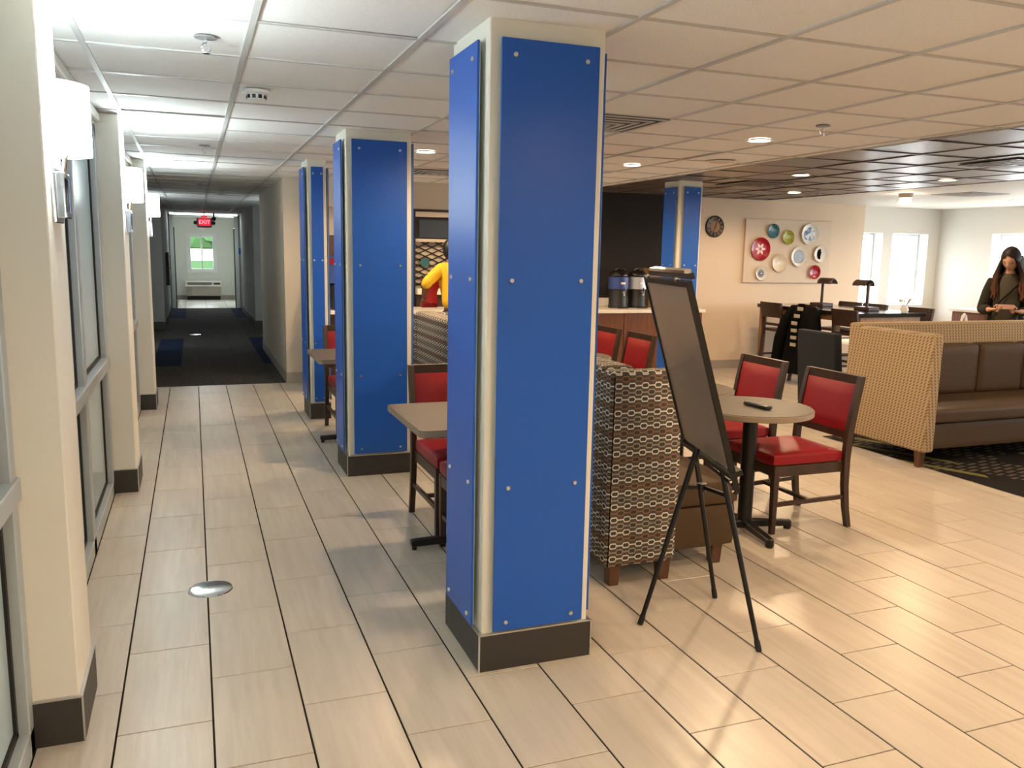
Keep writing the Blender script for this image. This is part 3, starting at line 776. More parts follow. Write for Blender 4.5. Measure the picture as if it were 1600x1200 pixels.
def make_red_chair(loc, rz, label):
    c = thing('dining_chair', label, 'chair', loc, rz, 'red padded dining chairs')
    cushion('seat', 'red_leather', -.225, .225, -.215, .285, .405, .480, c, .022, .014)
    a = MB(); a.box(-.212, .212, .245, .268, .345, .408).box(-.212, .212, -.235, -.215, .345, .408).box(-.222, -.200, -.225, .258, .345, .408).box(.200, .222, -.225, .258, .345, .408)
    a.build('apron', 'chair_wood', c)
    for s in (-1, 1):
        MB().beam((s * .207, .252, 0), (s * .205, .252, .41), .030, .030, (0, 1, 0), .040, .040, .003).build('front_leg', 'chair_wood', c)
        pts = [(-.285, 0), (-.258, .12), (-.240, .26), (-.234, .42), (-.242, .56), (-.270, .74), (-.305, .915)]
        wd = [.028, .032, .036, .042, .042, .040, .034]
        m = MB(); vs = []; fs = []
        for (y, z), w in zip(pts, wd):
            vs += [(s * .225 - .0165, y - w / 2, z), (s * .225 + .0165, y - w / 2, z), (s * .225 + .0165, y + w / 2, z), (s * .225 - .0165, y + w / 2, z)]
        for k in range(len(pts) - 1):
            for i in range(4): fs.append((k * 4 + i, k * 4 + (i + 1) % 4, k * 4 + 4 + (i + 1) % 4, k * 4 + 4 + i))
        fs += [(3, 2, 1, 0), tuple(len(vs) - 4 + i for i in range(4))]
        m._add(vs, fs); m.build('rear_leg', 'chair_wood', c, smooth=20)
        MB().beam((s * .207, .24, .175), (s * .222, -.245, .190), .020, .024).build('side_stretcher', 'chair_wood', c)
    MB().beam((-.21, .0, .182), (.21, .0, .182), .024, .020).build('cross_stretcher', 'chair_wood', c)
    tilt = lambda z: -.242 - (z - .56) * .178
    MB().beam((-.21, tilt(.885) - .002, .888), (.21, tilt(.885) - .002, .888), .030, .056).build('top_rail', 'chair_wood', c)
    MB().beam((-.21, tilt(.56) + .0, .565), (.21, tilt(.56) + .0, .565), .026, .045).build('lower_rail', 'chair_wood', c)
    # padded back panel
    b = bmesh.new(); bmesh.ops.create_cube(b, size=1); bmesh.ops.subdivide_edges(b, edges=b.edges[:], cuts=7, use_grid_fill=True)
    for v in b.verts:
        x, y, z = v.co; e = (1 - (2 * x) ** 6) * (1 - (2 * z) ** 6)
        v.co = Vector((x * .412, y * .030 + (.016 * e if y > 0 else -.006 * e), .722 + z * .285)); v.co.y += tilt(v.co.z)
    mb = MB(); mb.merge(b); mb.build('back_pad', 'red_leather', c, smooth=50)
    return c
chA = make_red_chair((3.36, 4.095, 0), PI / 2, 'red padded chair in front of the patterned sofa arm, nearest at the round tables')
for loc, rz, lb in (((3.36, 4.785, 0), PI / 2, 'red padded chair behind the remote control table, second of the right pair'),
                    ((3.36, 6.50, 0), PI / 2, 'red padded chair seen over the bench, just left of the easel'),
                    ((3.36, 7.13, 0), PI / 2, 'red padded chair seen over the bench, half hidden by the large blue column'),
                    ((1.435, 4.635, 0), PI, 'red padded chair with back to the buffet, at the square table by the large column'),
                    ((1.43, 4.015, 0), 0, 'red padded chair tucked in near side of the square table behind the large column'),
                    ((1.315, 7.375, 0), PI, 'red padded chair with back to the buffet, at the far square table'),
                    ((1.31, 6.76, 0), 0, 'red padded chair tucked in near side of the far square table')):
    copy_tree(chA, loc, rz, lb)

# ================================================================== TABLES
def square_table(x0, x1, y0, y1, label):
    cx, cy = (x0 + x1) / 2, (y0 + y1) / 2 + .08
    t = thing('square_table', label, 'table', (cx, cy, 0), group='square laminate tables by the corridor')
    r = .03
    poly = []
    for (px_, py_, a0) in ((x1 - r, y1 - r, 0), (x0 + r, y1 - r, PI / 2), (x0 + r, y0 + r, PI), (x1 - r, y0 + r, 1.5 * PI)):
        poly += [(px_ + r * math.cos(a0 + k * PI / 10), py_ + r * math.sin(a0 + k * PI / 10)) for k in range(6)]
    MB().prism(poly, .718, .748).build('edge_band', 'laminate_edge', t, world=True)
    MB().prism([(cx + (a - cx) * .996, cy + (b - cy) * .996) for a, b in poly], .748, .7505).build('tabletop', 'laminate', t, world=True)
    MB().tube([(cx, cy, .03), (cx, cy, .70)], .038, 18).build('column', 'black_metal', t, world=True, smooth=40)
    MB().box(cx - .25, cx + .25, cy - .03, cy + .03, .69, .718).box(cx - .03, cx + .03, cy - .25, cy + .25, .69, .718).build('top_plate', 'black_metal', t, world=True)
    for dx, dy in ((1, 0), (-1, 0), (0, 1), (0, -1)):
        MB().beam((cx, cy, .045), (cx + dx * .31, cy + dy * .31, .038), .055, .04, w2=.05, d2=.034, bev=.006).build('foot', 'black_metal', t, world=True)
        MB().lathe([(0, 0), (.014, 0), (.014, .02), (0, .02)], (cx + dx * .29, cy + dy * .29, 0), 10).build('glide', 'rubber', t, world=True)
square_table(.98, 1.73, 3.81, 4.56, 'square brown laminate table beside the large blue column')
square_table(.88, 1.62, 6.53, 7.28, 'square brown laminate table between the two farther corridor columns')
def round_table(cx, cy, label, r=.345):
    t = thing('round_table', label, 'table', (cx, cy, 0), group='round laminate tables before the bench')
    MB().lathe([(0, .716), (r - .004, .716), (r, .720), (r, .744), (r - .003, .7475)], (cx, cy, 0), 56).build('edge_band', 'laminate_edge', t, world=True, smooth=40)
    MB().lathe([(r - .003, .7475), (r - .006, .750), (0, .750)], (cx, cy, 0), 56).build('tabletop', 'laminate_grey', t, world=True)
    MB().tube([(cx, cy, .03), (cx, cy, .716)], .042, 20).build('column', 'black_metal', t, world=True, smooth=40)
    MB().lathe([(0, .69), (.11, .69), (.11, .716), (0, .716)], (cx, cy, 0), 20).build('top_plate', 'black_metal', t, world=True)
    for k in range(4):
        a = PI / 4 * 0 + k * PI / 2 - .12
        e = (cx + .285 * math.cos(a), cy + .285 * math.sin(a))
        MB().beam((cx, cy, .055), (e[0], e[1], .036), .052, .045, w2=.045, d2=.034, bev=.006).build('foot', 'black_metal', t, world=True)
        MB().lathe([(0, 0), (.020, 0), (.024, .012), (.024, .046), (.016, .054), (0, .054)], (e[0], e[1], 0), 14).build('foot_cap', 'black_metal', t, world=True, smooth=40)
round_table(2.985, 3.985, 'round laminate table with the remote control on it')
round_table(2.945, 4.69, 'round laminate table behind the one with the remote control')
round_table(2.935, 6.40, 'round laminate table seen over the bench, beside the large blue column')
round_table(2.935, 7.10, 'round laminate table farthest along the bench')
t = thing('remote_control', 'black remote control on the round table', 'remote', (2.992, 3.94, .752), math.radians(-84))
MB().box(-.095, .095, -.023, .023, 0, .020, .006, 2).build('body', 'black_plastic', t, smooth=40)
for i in range(6):
    for j in range(3): MB().box(-.06 + i * .02, -.048 + i * .02, -.014 + j * .011, -.007 + j * .011, .0195, .0225).build('button', 'grey_plastic', t)

# ================================================================== BENCHES
def make_bench(loc, label):
    """back along -x side, runs along +y, faces +x; local origin at the near back corner on the floor"""
    t = thing('upholstered_bench', label, 'bench', loc, group='hexagon patterned benches')
    L = 1.87
    MB().box(0, .17, .085, L - .085, .105, 1.075, .030, 3).build('back', 'hex_fabric', t, uv=True, smooth=40)
    for y0 in (0, L - .10):
        b = bmesh.new(); pl = [(-.004, .10), (.385, .10), (.392, .55), (.388, .84), (.365, 1.0), (.335, 1.06), (-.004, 1.06)]
        vv = [b.verts.new((x, y0, z)) for x, z in pl] + [b.verts.new((x, y0 + .10, z)) for x, z in pl]; n = len(pl)
        b.faces.new(vv[:n][::-1]); b.faces.new(vv[n:])
        for i in range(n): b.faces.new((vv[i], vv[(i + 1) % n], vv[n + (i + 1) % n], vv[n + i]))
        bmesh.ops.recalc_face_normals(b, faces=b.faces)
        bmesh.ops.bevel(b, geom=[e for e in b.edges if e.calc_face_angle(0) > .6], offset=.022, segments=3, profile=.5, affect='EDGES')
        mb = MB(); mb.merge(b); mb.build('end_panel', 'hex_fabric', t, uv=True, smooth=40)
        if y0 == 0: MB().tube([(.010, -.001, .11), (.012, -.001, .55), (.012, -.001, 1.035)], .0025, 6).build('seam', 'black_fabric', t)
    cushion('seat_base', 'brown_leather', .17, .80, .10, L - .10, .105, .33, t, .02, 0)
    cushion('seat_cushion', 'brown_leather', .17, .82, .10, L - .10, .325, .46, t, .03, .01)
    for k in range(3):
        w = (L - .2) / 3; cushion('back_cushion', 'brown_leather', .16, .29, .10 + k * w + .003, .10 + (k + 1) * w - .003, .45, .90, t, .03, 0)
    for x, ys_ in ((.06, (.05, L - .05)), (.34, (.05, L - .05)), (.72, (.16, L - .16))):
        for y in ys_:
            MB().beam((x, y, 0), (x, y, .108), .052, .052, (0, 1, 0), .064, .064, .003).build('leg', 'leg_wood', t)
    return t
bench = make_bench((1.805, 3.455, 0), 'hexagon patterned bench behind the easel')
copy_tree(bench, (1.805, 5.40, 0), 0, 'hexagon patterned bench seen between the two nearest blue columns')

# ================================================================== EASEL
t = thing('flipchart_easel', 'black tripod flip chart easel with grey board standing on the tiles', 'easel', (2.05, 2.97, 0))
ya, le, W_, H_ = -.238, .285, .592, .767
eu = Vector((math.sin(ya), -math.cos(ya), 0)); en = Vector((-math.cos(ya), -math.sin(ya), 0))
ed = Vector((en.x * math.sin(le), en.y * math.sin(le), math.cos(le))); eB = Vector((2.02, 2.998, .766))
ew = eu.cross(ed); ew = ew if ew.dot(en) > 0 else -ew           # board normal on the rear side (toward -x)
def E_(a, b, c=0): return eB + eu * a + ed * b + ew * c         # a along width, b up the board, c toward the viewer
def ebox(mb, a0, a1, b0, b1, c0, c1):
    vs = [E_(a, b, c) for a in (a0, a1) for b in (b0, b1) for c in (c0, c1)]
    mb._add(vs, [(0, 1, 3, 2), (4, 6, 7, 5), (0, 4, 5, 1), (2, 3, 7, 6), (0, 2, 6, 4), (1, 5, 7, 3)]); return mb
h = W_ / 2
ebox(MB(), -h + .012, h - .012, .0, H_ - .01, -.014, -.002).build('board', 'metal_board', t, world=True)
for nm, a in (('frame_rail', (-h, -h + .016, -.02, H_, -.020, .003)), ('frame_rail', (h - .016, h, -.10, H_, -.020, .003)),
              ('frame_rail', (-h + .016, h - .016, H_ - .022, H_, -.020, .003))):
    ebox(MB(), *a).build(nm, 'black_metal', t, world=True)
ebox(MB(), -h - .02, h + .006, -.030, -.008, -.045, .010).build('pen_tray', 'black_metal', t, world=True)
cl = ebox(MB(), -h + .01, h - .02, H_ + .002, H_ + .026, -.040, -.022).build('paper_clamp', 'black_metal', t, world=True)
ebox(MB(), -h + .06, h - .06, H_ + .026, H_ + .038, -.044, -.018).build('clamp_bar', 'chrome', cl, world=True)
for a in (-.2, .2):
    MB().tube([E_(a, H_ + .01, .004), E_(a, H_ + .01, .016)], .008, 10).build('clamp_knob', 'chrome', cl, world=True)
feet = [Vector((1.775, 3.055, .0)), Vector((2.117, 2.675, 0)), Vector((2.258, 3.20, 0))]
hub = E_(-.02, -.03, -.02); tops = [E_(-.03, .02, .018), E_(.10, .02, -.03), E_(-.19, .12, -.03)]
for f, tp in zip(feet, tops):
    d = (tp - f).normalized()
    lg = MB(); lg.tube([f + d * .02, f + d * .55 * (tp - f).length, tp], [.010, .0115, .013], 12); lg.build('leg', 'black_metal', t, world=True, smooth=40)
    MB().tube([f + Vector((0, 0, .001)), f + d * .018, f + d * .045], [.012, .013, .012], 12).build('rubber_foot', 'rubber', t, world=True, smooth=40)
mids = [f + (tp - f) * .78 for f, tp in zip(feet, tops)]; ctr = sum(mids, Vector()) / 3 + Vector((0, 0, -.03))
for m_ in mids: MB().beam(m_, ctr, .010, .016, w2=.010, d2=.016).build('spreader_arm', 'black_metal', t, world=True)
MB().lathe([(0, -.02), (.018, -.02), (.02, .015), (0, .02)], ctr, 12).build('spreader_hub', 'black_plastic', t, world=True, smooth=40)
MB().beam(E_(-.1, -.07, -.02), E_(h - .01, -.085, -.02), .010, .016).build('brace', 'black_metal', t, world=True)
MB().tube([E_(h - .008, -.045, -.01), E_(h - .008, -.045, .012)], .007, 10).build('bolt', 'chrome', t, world=True)
MB().tube([E_(h - .008, -.085, -.01), E_(h - .008, -.085, .012)], .006, 10).build('bolt', 'chrome', t, world=True)

# ================================================================== SOFA
t = thing('lounge_sofa', 'long sofa with beige woven high back and brown leather cushions', 'sofa', (5.2, 4.85, 0))
SX1 = 8.16
MB().box(5.20, SX1, 5.55, 5.69, .125, 1.065, .025, 3).build('back_panel', 'beige_weave', t, world=True, uv=True, smooth=40)
for x0 in (5.20, SX1 - .115):
    MB().box(x0, x0 + .115, 4.80, 5.60, .125, 1.045, .025, 3).build('arm_panel', 'beige_weave', t, world=True, uv=True, smooth=40)
cushion('seat_base', 'brown_leather', 5.315, SX1 - .115, 4.86, 5.55, .13, .34, t, .02, 0, world=True)
cushion('seat_cushion', 'brown_leather', 5.315, SX1 - .115, 4.83, 5.55, .335, .455, t, .035, .006, world=True, n=14)
for k in range(5):
    w = (SX1 - .115 - 5.315) / 5
    cushion('back_cushion', 'brown_leather', 5.315 + k * w + .003, 5.315 + (k + 1) * w - .003, 5.40, 5.56, .455, .885, t, .035, 0, world=True, n=10)
for x in (5.245, 6.7, SX1 - .05):
    for y in (4.87, 5.62):
        MB().beam((x, y, .004), (x, y, .128), .045, .045, (0, 1, 0), .062, .062, .003).build('leg', 'leg_wood', t, world=True)

# ================================================================== COMMUNAL TABLE AND ITS CHAIRS
t = thing('communal_table', 'counter height table with glossy black top and oak legs by the windows', 'table', (7.92, 8.9, 0))
MB().box(7.40, 8.45, 7.95, 9.90, .90, .95, .004, 1).build('tabletop', 'black_gloss', t, world=True)
for x, y in ((7.46, 9.83), (8.39, 9.83), (7.46, 8.38), (8.39, 8.60)):
    MB().beam((x, y, 0), (x, y, .90), .065, .065, (0, 1, 0), .075, .075, .003).build('leg', 'oak', t, world=True)
bx('apron', 'oak', 7.44, 7.46, 8.0, 9.80, .83, .90, t); bx('apron', 'oak', 8.39, 8.41, 8.0, 9.80, .83, .90, t)
bx('apron', 'oak', 7.46, 8.39, 7.98, 8.00, .80, .90, t); bx('apron', 'oak', 7.46, 8.39, 9.80, 9.82, .83, .90, t)
def make_bar_chair(loc, rz, label):
    c = thing('counter_chair', label, 'chair', loc, rz, 'dark wood counter chairs')
    cushion('seat', 'dark_wood', -.20, .20, -.19, .20, .60, .64, c, .015, .004)
    for s in (-1, 1):
        MB().beam((s * .195, .19, 0), (s * .175, .175, .60), .034, .034, (0, 1, 0), .038, .038).build('front_leg', 'dark_wood', c)
        m = MB(); vs = []; fs = []; pts = [(-.25, 0), (-.20, .35), (-.185, .62), (-.205, .82), (-.235, .985)]
        for y, z in pts: vs += [(s * .195 - .017, y - .018, z), (s * .195 + .017, y - .018, z), (s * .195 + .017, y + .018, z), (s * .195 - .017, y + .018, z)]
        for k in range(4):
            for i in range(4): fs.append((k * 4 + i, k * 4 + (i + 1) % 4, k * 4 + 4 + (i + 1) % 4, k * 4 + 4 + i))
        fs += [(3, 2, 1, 0), (16, 17, 18, 19)]; m._add(vs, fs); m.build('rear_leg', 'dark_wood', c, smooth=20)
        MB().beam((s * .19, .17, .28), (s * .195, -.20, .28), .02, .028).build('side_stretcher', 'dark_wood', c)
    MB().beam((-.18, .18, .22), (.18, .18, .22), .022, .03).build('footrest', 'dark_wood', c)
    b = bmesh.new(); bmesh.ops.create_cube(b, size=1); bmesh.ops.subdivide_edges(b, edges=b.edges[:], cuts=5, use_grid_fill=True)
    for v in b.verts:
        x, y, z = v.co; v.co = Vector((x * .43, y * .022 - .222 - .02 * (1 - 4 * x * x) - z * .035, .895 + z * .20))
    mb = MB(); mb.merge(b); mb.build('back_panel', 'dark_wood', c, smooth=50)
    MB().beam((-.19, -.195, .70), (.19, -.195, .70), .02, .035).build('back_rail', 'dark_wood', c)
    return c
bc = make_bar_chair((7.50, 9.42, 0), -PI / 2, 'dark wood counter chair at the far left corner of the black table')
for loc, rz, lb in (((7.50, 8.74, 0), -PI / 2, 'dark wood counter chair under the hanging black coat'),
                    ((7.50, 8.04, 0), -PI / 2, 'dark wood counter chair behind the charcoal chair, at the black table'),
                    ((8.40, 9.45, 0), PI / 2, 'dark wood counter chair across the table beside the left desk lamp'),
                    ((8.40, 8.98, 0), PI / 2, 'dark wood counter chair across the table beside the right desk lamp'),
                    ((8.40, 8.22, 0), PI / 2, 'dark wood counter chair across the table by the flower vase')):
    copy_tree(bc, loc, rz, lb)
# coat and scarf on the middle chair
cm = MB(); n, K = 40, 12; rings = []
for k in range(K + 1):
    f = k / K; z = 1.005 - f * .89; cx, cy = 7.285 - .06 * f, 8.74 - .02 * f
    ra, rb = .085 + .085 * f ** .7, .225 + .135 * f ** .8
    if k == 0: ra, rb = .03, .17
    rg = []
    for i in range(n):
        a = 2 * PI * i / n; rp = 1 + .10 * f * math.sin(a * 7 + 1.3) + .05 * f * math.sin(a * 13)
        rg.append(cm.bm.verts.new((cx + ra * rp * math.cos(a), cy + rb * rp * math.sin(a), z + .03 * f * math.sin(a * 2 + .6))))
    rings.append(rg)
for a, b in zip(rings, rings[1:]):
    for i in range(n): cm.bm.faces.new((a[i], a[(i + 1) % n], b[(i + 1) % n], b[i]))
cm.bm.faces.new(rings[0]); cm.bm.faces.new(rings[-1][::-1])
t = thing('hanging_coat', 'long black coat hung over a counter chair back', 'coat', (7.26, 8.74, .1))
cm.build('coat_body', 'black_fabric', t, world=True, smooth=60)
MB().tube([(7.24, 8.90, .97), (7.17, 8.97, .80), (7.13, 9.02, .55), (7.12, 9.06, .28)], [.05, .07, .075, .065], 14).build('sleeve', 'black_fabric', t, world=True, smooth=50)
MB().tube([(7.22, 8.53, .96), (7.17, 8.47, .80), (7.15, 8.43, .60), (7.15, 8.42, .42)], [.06, .065, .06, .055], 14).build('sleeve', 'black_fabric', t, world=True, smooth=50)
mat('scarf_light', (.42, .38, .32), .9)
t = thing('striped_scarf', 'black and cream striped scarf hanging over the black coat', 'scarf', (7.15, 8.73, .50))
for i in range(13):
    z = 1.02 - i * .045; dx = .0 if z > .95 else -.055
    xx = 7.205 - .10 * min(1, (1.02 - z) / .2)
    MB().box(xx - .012, xx + .012, 8.68, 8.775, z - .045, z, .004, 1).build('stripe', 'scarf_light' if i % 2 else 'black_fabric', t, world=True)
# desk lamps
def desk_lamp(x, y, sg, label):
    t = thing('desk_lamp', label, 'lamp', (x, y, .95), group='brown desk lamps on the black table')
    mat_ = 'dark_wood'
    bx('base', mat_, x - .09, x + .09, y - .13, y + .13, .95, .995, t, .006, seg=1)
    MB().tube([(x, y, .985), (x, y, 1.285)], .019, 12).build('post', mat_, t, world=True, smooth=40)
    MB().box(x - .02, x + .02, y - .03, y + .03, 1.27, 1.30, .004, 1).build('joint', mat_, t, world=True)
    MB().tube([(x, y - sg * .07, 1.29), (x, y, 1.29)], .007, 8).build('switch_arm', mat_, t, world=True)
    m = MB(); n = 12; vs = []; fs = []
    y0, y1 = y - sg * .03, y + sg * .22
    for yy in (y0, y1 - sg * .03, y1):
        kk = 1 if yy != y1 else .75
        for r in (.075, .070):
            for k in range(n + 1):
                a = PI * k / n; vs.append((x + r * kk * math.cos(a), yy, 1.255 + r * kk * 1.05 * math.sin(a)))
    S = n + 1
    for j in range(2):
        for k in range(n):
            o0 = j * 2 * S; o1 = (j + 1) * 2 * S
            fs.append((o0 + k, o0 + k + 1, o1 + k + 1, o1 + k)); fs.append((o0 + S + k, o1 + S + k, o1 + S + k + 1, o0 + S + k + 1))
    for k in range(n):
        fs.append((k, S + k, S + k + 1, k + 1)); fs.append((4 * S + k, 4 * S + k + 1, 5 * S + k + 1, 5 * S + k))
    m._add(vs, fs); m.build('shade', mat_, t, world=True, smooth=40)
desk_lamp(8.0, 9.30, -1, 'brown desk lamp on the black table, left of the pair')
desk_lamp(8.0, 8.47, 1, 'brown desk lamp on the black table, right of the pair')
mat('flower_pale', (.75, .62, .50), .8)
t = thing('flower_vase', 'small vase of pale flowers on the black table', 'vase', (8.2, 8.05, .95))
MB().lathe([(0, .95), (.035, .95), (.05, .985), (.03, 1.03), (.034, 1.045)], (8.2, 8.05, 0), 16).build('vase', 'white_plastic', t, world=True, smooth=50)
for k in range(7):
    a = k * 2.4; e = (8.2 + .06 * math.cos(a), 8.05 + .06 * math.sin(a), 1.09 + .012 * (k % 3))
    st = MB(); st.tube([(8.2, 8.05, 1.0), e], .002, 5); st.build('stem', 'leaf', t, world=True)
    f = MB(); b = bmesh.new(); bmesh.ops.create_icosphere(b, subdivisions=1, radius=.016); f.merge(b, Matrix.Translation(e)); f.build('blossom', 'flower_pale', t, world=True, smooth=60)

# charcoal chair and white table behind the sofa
t = thing('parsons_chair', 'charcoal upholstered chair with plain high back beside the sofa', 'chair', (5.78, 6.47, 0))
mb = MB(); mb.box(-.05, .05, -.265, .265, .0, .72, .02, 3)
for v in mb.bm.verts: v.co = Vector((5.63 + v.co.x * (1.1 - .25 * v.co.z / .72) - v.co.z * .10, 6.465 + v.co.y, .19 + v.co.z))
mb.build('backrest', 'charcoal_fabric', t, smooth=45, world=True)
cushion('seat', 'charcoal_fabric', 5.62, 6.13, 6.21, 6.72, .34, .47, t, .03, .01, world=True)
for x in (5.66, 6.09):
    for y in (6.25, 6.68): MB().beam((x, y, 0), (x, y, .35), .030, .030, (0, 1, 0), .042, .042).build('leg', 'dark_wood', t, world=True)
t = thing('white_table', 'low white table between the charcoal chair and the sofa back', 'table', (6.75, 6.75, 0))
MB().box(6.32, 7.15, 6.35, 7.2, .715, .745, .004, 1).build('tabletop', 'white_plastic', t, world=True)
MB().tube([(6.74, 6.78, .02), (6.74, 6.78, .715)], .04, 16).build('column', 'black_metal', t, world=True, smooth=40)
MB().lathe([(0, 0), (.25, 0), (.25, .012), (.05, .03), (0, .03)], (6.74, 6.78, 0), 28).build('base', 'black_metal', t, world=True, smooth=40)

# ================================================================== COFFEE COUNTER
def cabinet_run(name, label, x0, x1, y0, y1, ndoor, zt=.885, toe=.19, m='cab_wood'):
    t = thing(name, label, 'cabinet', ((x0 + x1) / 2, (y0 + y1) / 2, 0))
    bx('body', m, x0, x1, y0 + .02, y1, toe, zt, t)
    bx('kick_base', 'base_taupe', x0 + .02, x1 - .02, y0 + .05, y1, 0, toe - .025, t)
    bx('base_strip', 'white_top', x0, x1, y0 + .012, y1, toe - .025, toe, t)
    w = (x1 - x0) / ndoor
    for i in range(ndoor):
        bx('door', m, x0 + i * w + .004, x0 + (i + 1) * w - .004, y0, y0 + .02, toe + .004, zt - .004, t, .002, seg=1)
    return t
cabinet_run('coffee_cabinet', 'reddish wood cabinets under the coffee counter', 4.36, 6.03, 9.17, 10.10, 3)
t = bx('countertop', 'white_top', 4.36, 6.06, 9.14, 10.115, .886, .925, bev=.004, seg=1); tag(t, 'white countertop carrying the coffee urns', 'countertop')
bx('backsplash', 'white_top', 4.36, 6.03, 10.10, 10.12, .925, 1.02, wb_)
def urn(x, y, band, label):
    t = thing('coffee_urn', label, 'coffee urn', (x, y, .925), group='coffee urns on the counter')
    MB().lathe([(0, 0), (.122, 0), (.125, .02), (.118, .05), (.115, .235), (0, .235)], n=28).build('base', 'black_plastic', t, smooth=40)
    MB().lathe([(.118, .235), (.128, .24), (.128, .385), (.118, .39)], n=28).build('body_band', band, t, smooth=40)
    MB().lathe([(.118, .39), (.122, .395), (.115, .43), (.085, .46), (.045, .478), (0, .482)], n=28).build('lid', 'black_gloss', t, smooth=50)
    MB().tube([(-.07, -.03, .47), (-.04, -.05, .495), (.04, -.05, .495), (.07, -.03, .47)], .009, 8).build('carry_handle', 'black_plastic', t, smooth=40)
    MB().tube([(0, -.11, .20), (0, -.16, .20), (0, -.175, .16)], [.016, .016, .012], 10).build('spout', 'chrome', t, smooth=40)
    MB().tube([(0, -.16, .205), (0, -.165, .26)], .008, 8).build('tap_lever', 'black_plastic', t, smooth=40)
    MB().box(-.03, .03, -.130, -.127, .30, .325).build('name_plate', 'white_plastic', t)
    MB().box(-.06, .06, -.18, -.11, 0, .02, .004, 1).build('drip_tray', 'black_plastic', t)
urn(5.02, 9.55, 'blue_band', 'black coffee urn with dark blue band, left of the pair')
urn(5.30, 9.57, 'silver_band', 'black coffee urn with silver band, right of the pair')
t = thing('condiment_box', 'tan wooden box beside the coffee urns', 'box', (5.62, 9.8, .925))
bx('body', 'oak', 5.50, 5.78, 9.62, 9.9, .925, 1.42, t, .004, seg=1); bx('shelf', 'dark_wood', 5.52, 5.76, 9.61, 9.625, 1.15, 1.17, t)
t = thing('cup_dispenser', 'black dispenser with grey top on the counter end', 'dispenser', (5.9, 9.75, .925))
bx('body', 'black_plastic', 5.80, 5.985, 9.4, 9.6, .925, 1.16, t, .006, seg=1); bx('top', 'grey_plastic', 5.80, 5.985, 9.4, 9.6, 1.16, 1.25, t, .006, seg=1)
MB().tube([(5.99, 9.45, 1.0), (6.01, 9.43, 1.0)], .012, 8).build('knob', 'chrome', t, world=True)

# ================================================================== BUFFET
cabinet_run('buffet_cabinet', 'dark wood cabinets under the breakfast buffet', 1.26, 4.30, 9.36, 10.18, 5, m='dark_wood')
t = bx('countertop', 'white_top', 1.24, 4.33, 9.33, 10.19, .886, .925, bev=.004, seg=1); tag(t, 'pale countertop of the breakfast buffet behind the blue columns', 'countertop')
t = thing('buffet_hood', 'black trimmed buffet hood with dark menu screen and lattice back', 'buffet', (2.8, 10.1, 1.0))
bx('top_trim', 'black_plastic', 1.60, 4.33, 9.98, 10.05, 2.055, 2.085, t); bx('pale_band', 'paint_beige', 1.60, 4.33, 10.0, 10.05, 1.995, 2.055, t)
bx('side_post', 'black_plastic', 2.44, 2.50, 9.97, 10.05, .925, 2.085, t)
bx('screen_housing', 'black_plastic', 2.50, 4.33, 10.06, 10.19, 1.735, 1.995, t)
mat('screen_dim', (.020, .025, .030), .3, emis=(.25, .33, .40), es=.035)
bx('menu_screen', 'screen_dim', 2.57, 3.00, 10.05, 10.06, 1.75, 1.96, t); bx('menu_screen', 'screen_dim', 3.12, 3.55, 10.05, 10.06, 1.75, 1.96, t)
bx('shelf_band', 'paint_beige', 2.50, 4.33, 10.04, 10.19, 1.70, 1.735, t)
bx('lattice_backing', 'paint_beige', 2.50, 4.33, 10.17, 10.19, .925, 1.70, t)
lt = MB(); dz, dx = .075, .17
for i in range(-9, 14):
    for sg in (1, -1):
        p0 = Vector((2.50, 10.155, 1.15 + i * dz)); p1 = Vector((4.30, 10.155, 1.15 + i * dz + sg * 1.8 * dz / dx))
        # clip to the panel
        def clip(p, q, lo, hi):
            d = q - p; t0, t1 = 0, 1
            if abs(d.z) > 1e-9:
                a, b = sorted(((lo - p.z) / d.z, (hi - p.z) / d.z)); t0, t1 = max(t0, a), min(t1, b)
            return (p + d * t0, p + d * t1) if t1 > t0 else None
        c = clip(p0, p1, 1.145, 1.695)
        if c and (c[1] - c[0]).length > .03: lt.beam(c[0], c[1], .012 if sg > 0 else .011, .012)
o = lt.build('lattice', 'black_metal', t, world=True); o['kind'] = 'stuff'
mat('teal_paint', (.02, .13, .16), .5)
MB().lathe([(0, .0), (.055, .0), (.055, .012), (0, .012)], (2.66, 10.14, 1.45), 24, 'y').build('round_badge', 'teal_paint', t, world=True)
bx('ledge', 'paint_cream', 2.50, 4.30, 9.86, 10.17, 1.075, 1.145, t); bx('ledge_support', 'dark_wood', 2.50, 4.30, 9.92, 10.17, .925, 1.075, t)
MB().tube([(2.93, 9.95, 1.145), (2.93, 9.95, 1.45), (2.90, 9.93, 1.55), (2.87, 9.90, 1.5)], .018, 10).build('warming_lamp', 'black_metal', t, world=True, smooth=40)
def jar(x, y, z, label, r=.05):
    j = thing('food_jar', label, 'jar', (x, y, z)); MB().lathe([(0, 0), (r, 0), (r, .10), (r * .8, .13), (0, .13)], n=16).build('glass_body', 'dark_wood', j, smooth=40)
    MB().lathe([(0, .13), (r * .85, .13), (r * .85, .15), (0, .165)], n=16).build('lid', 'chrome', j, smooth=40)
jar(2.62, 9.98, 1.145, 'small dark jar on the buffet ledge left of the person in yellow')
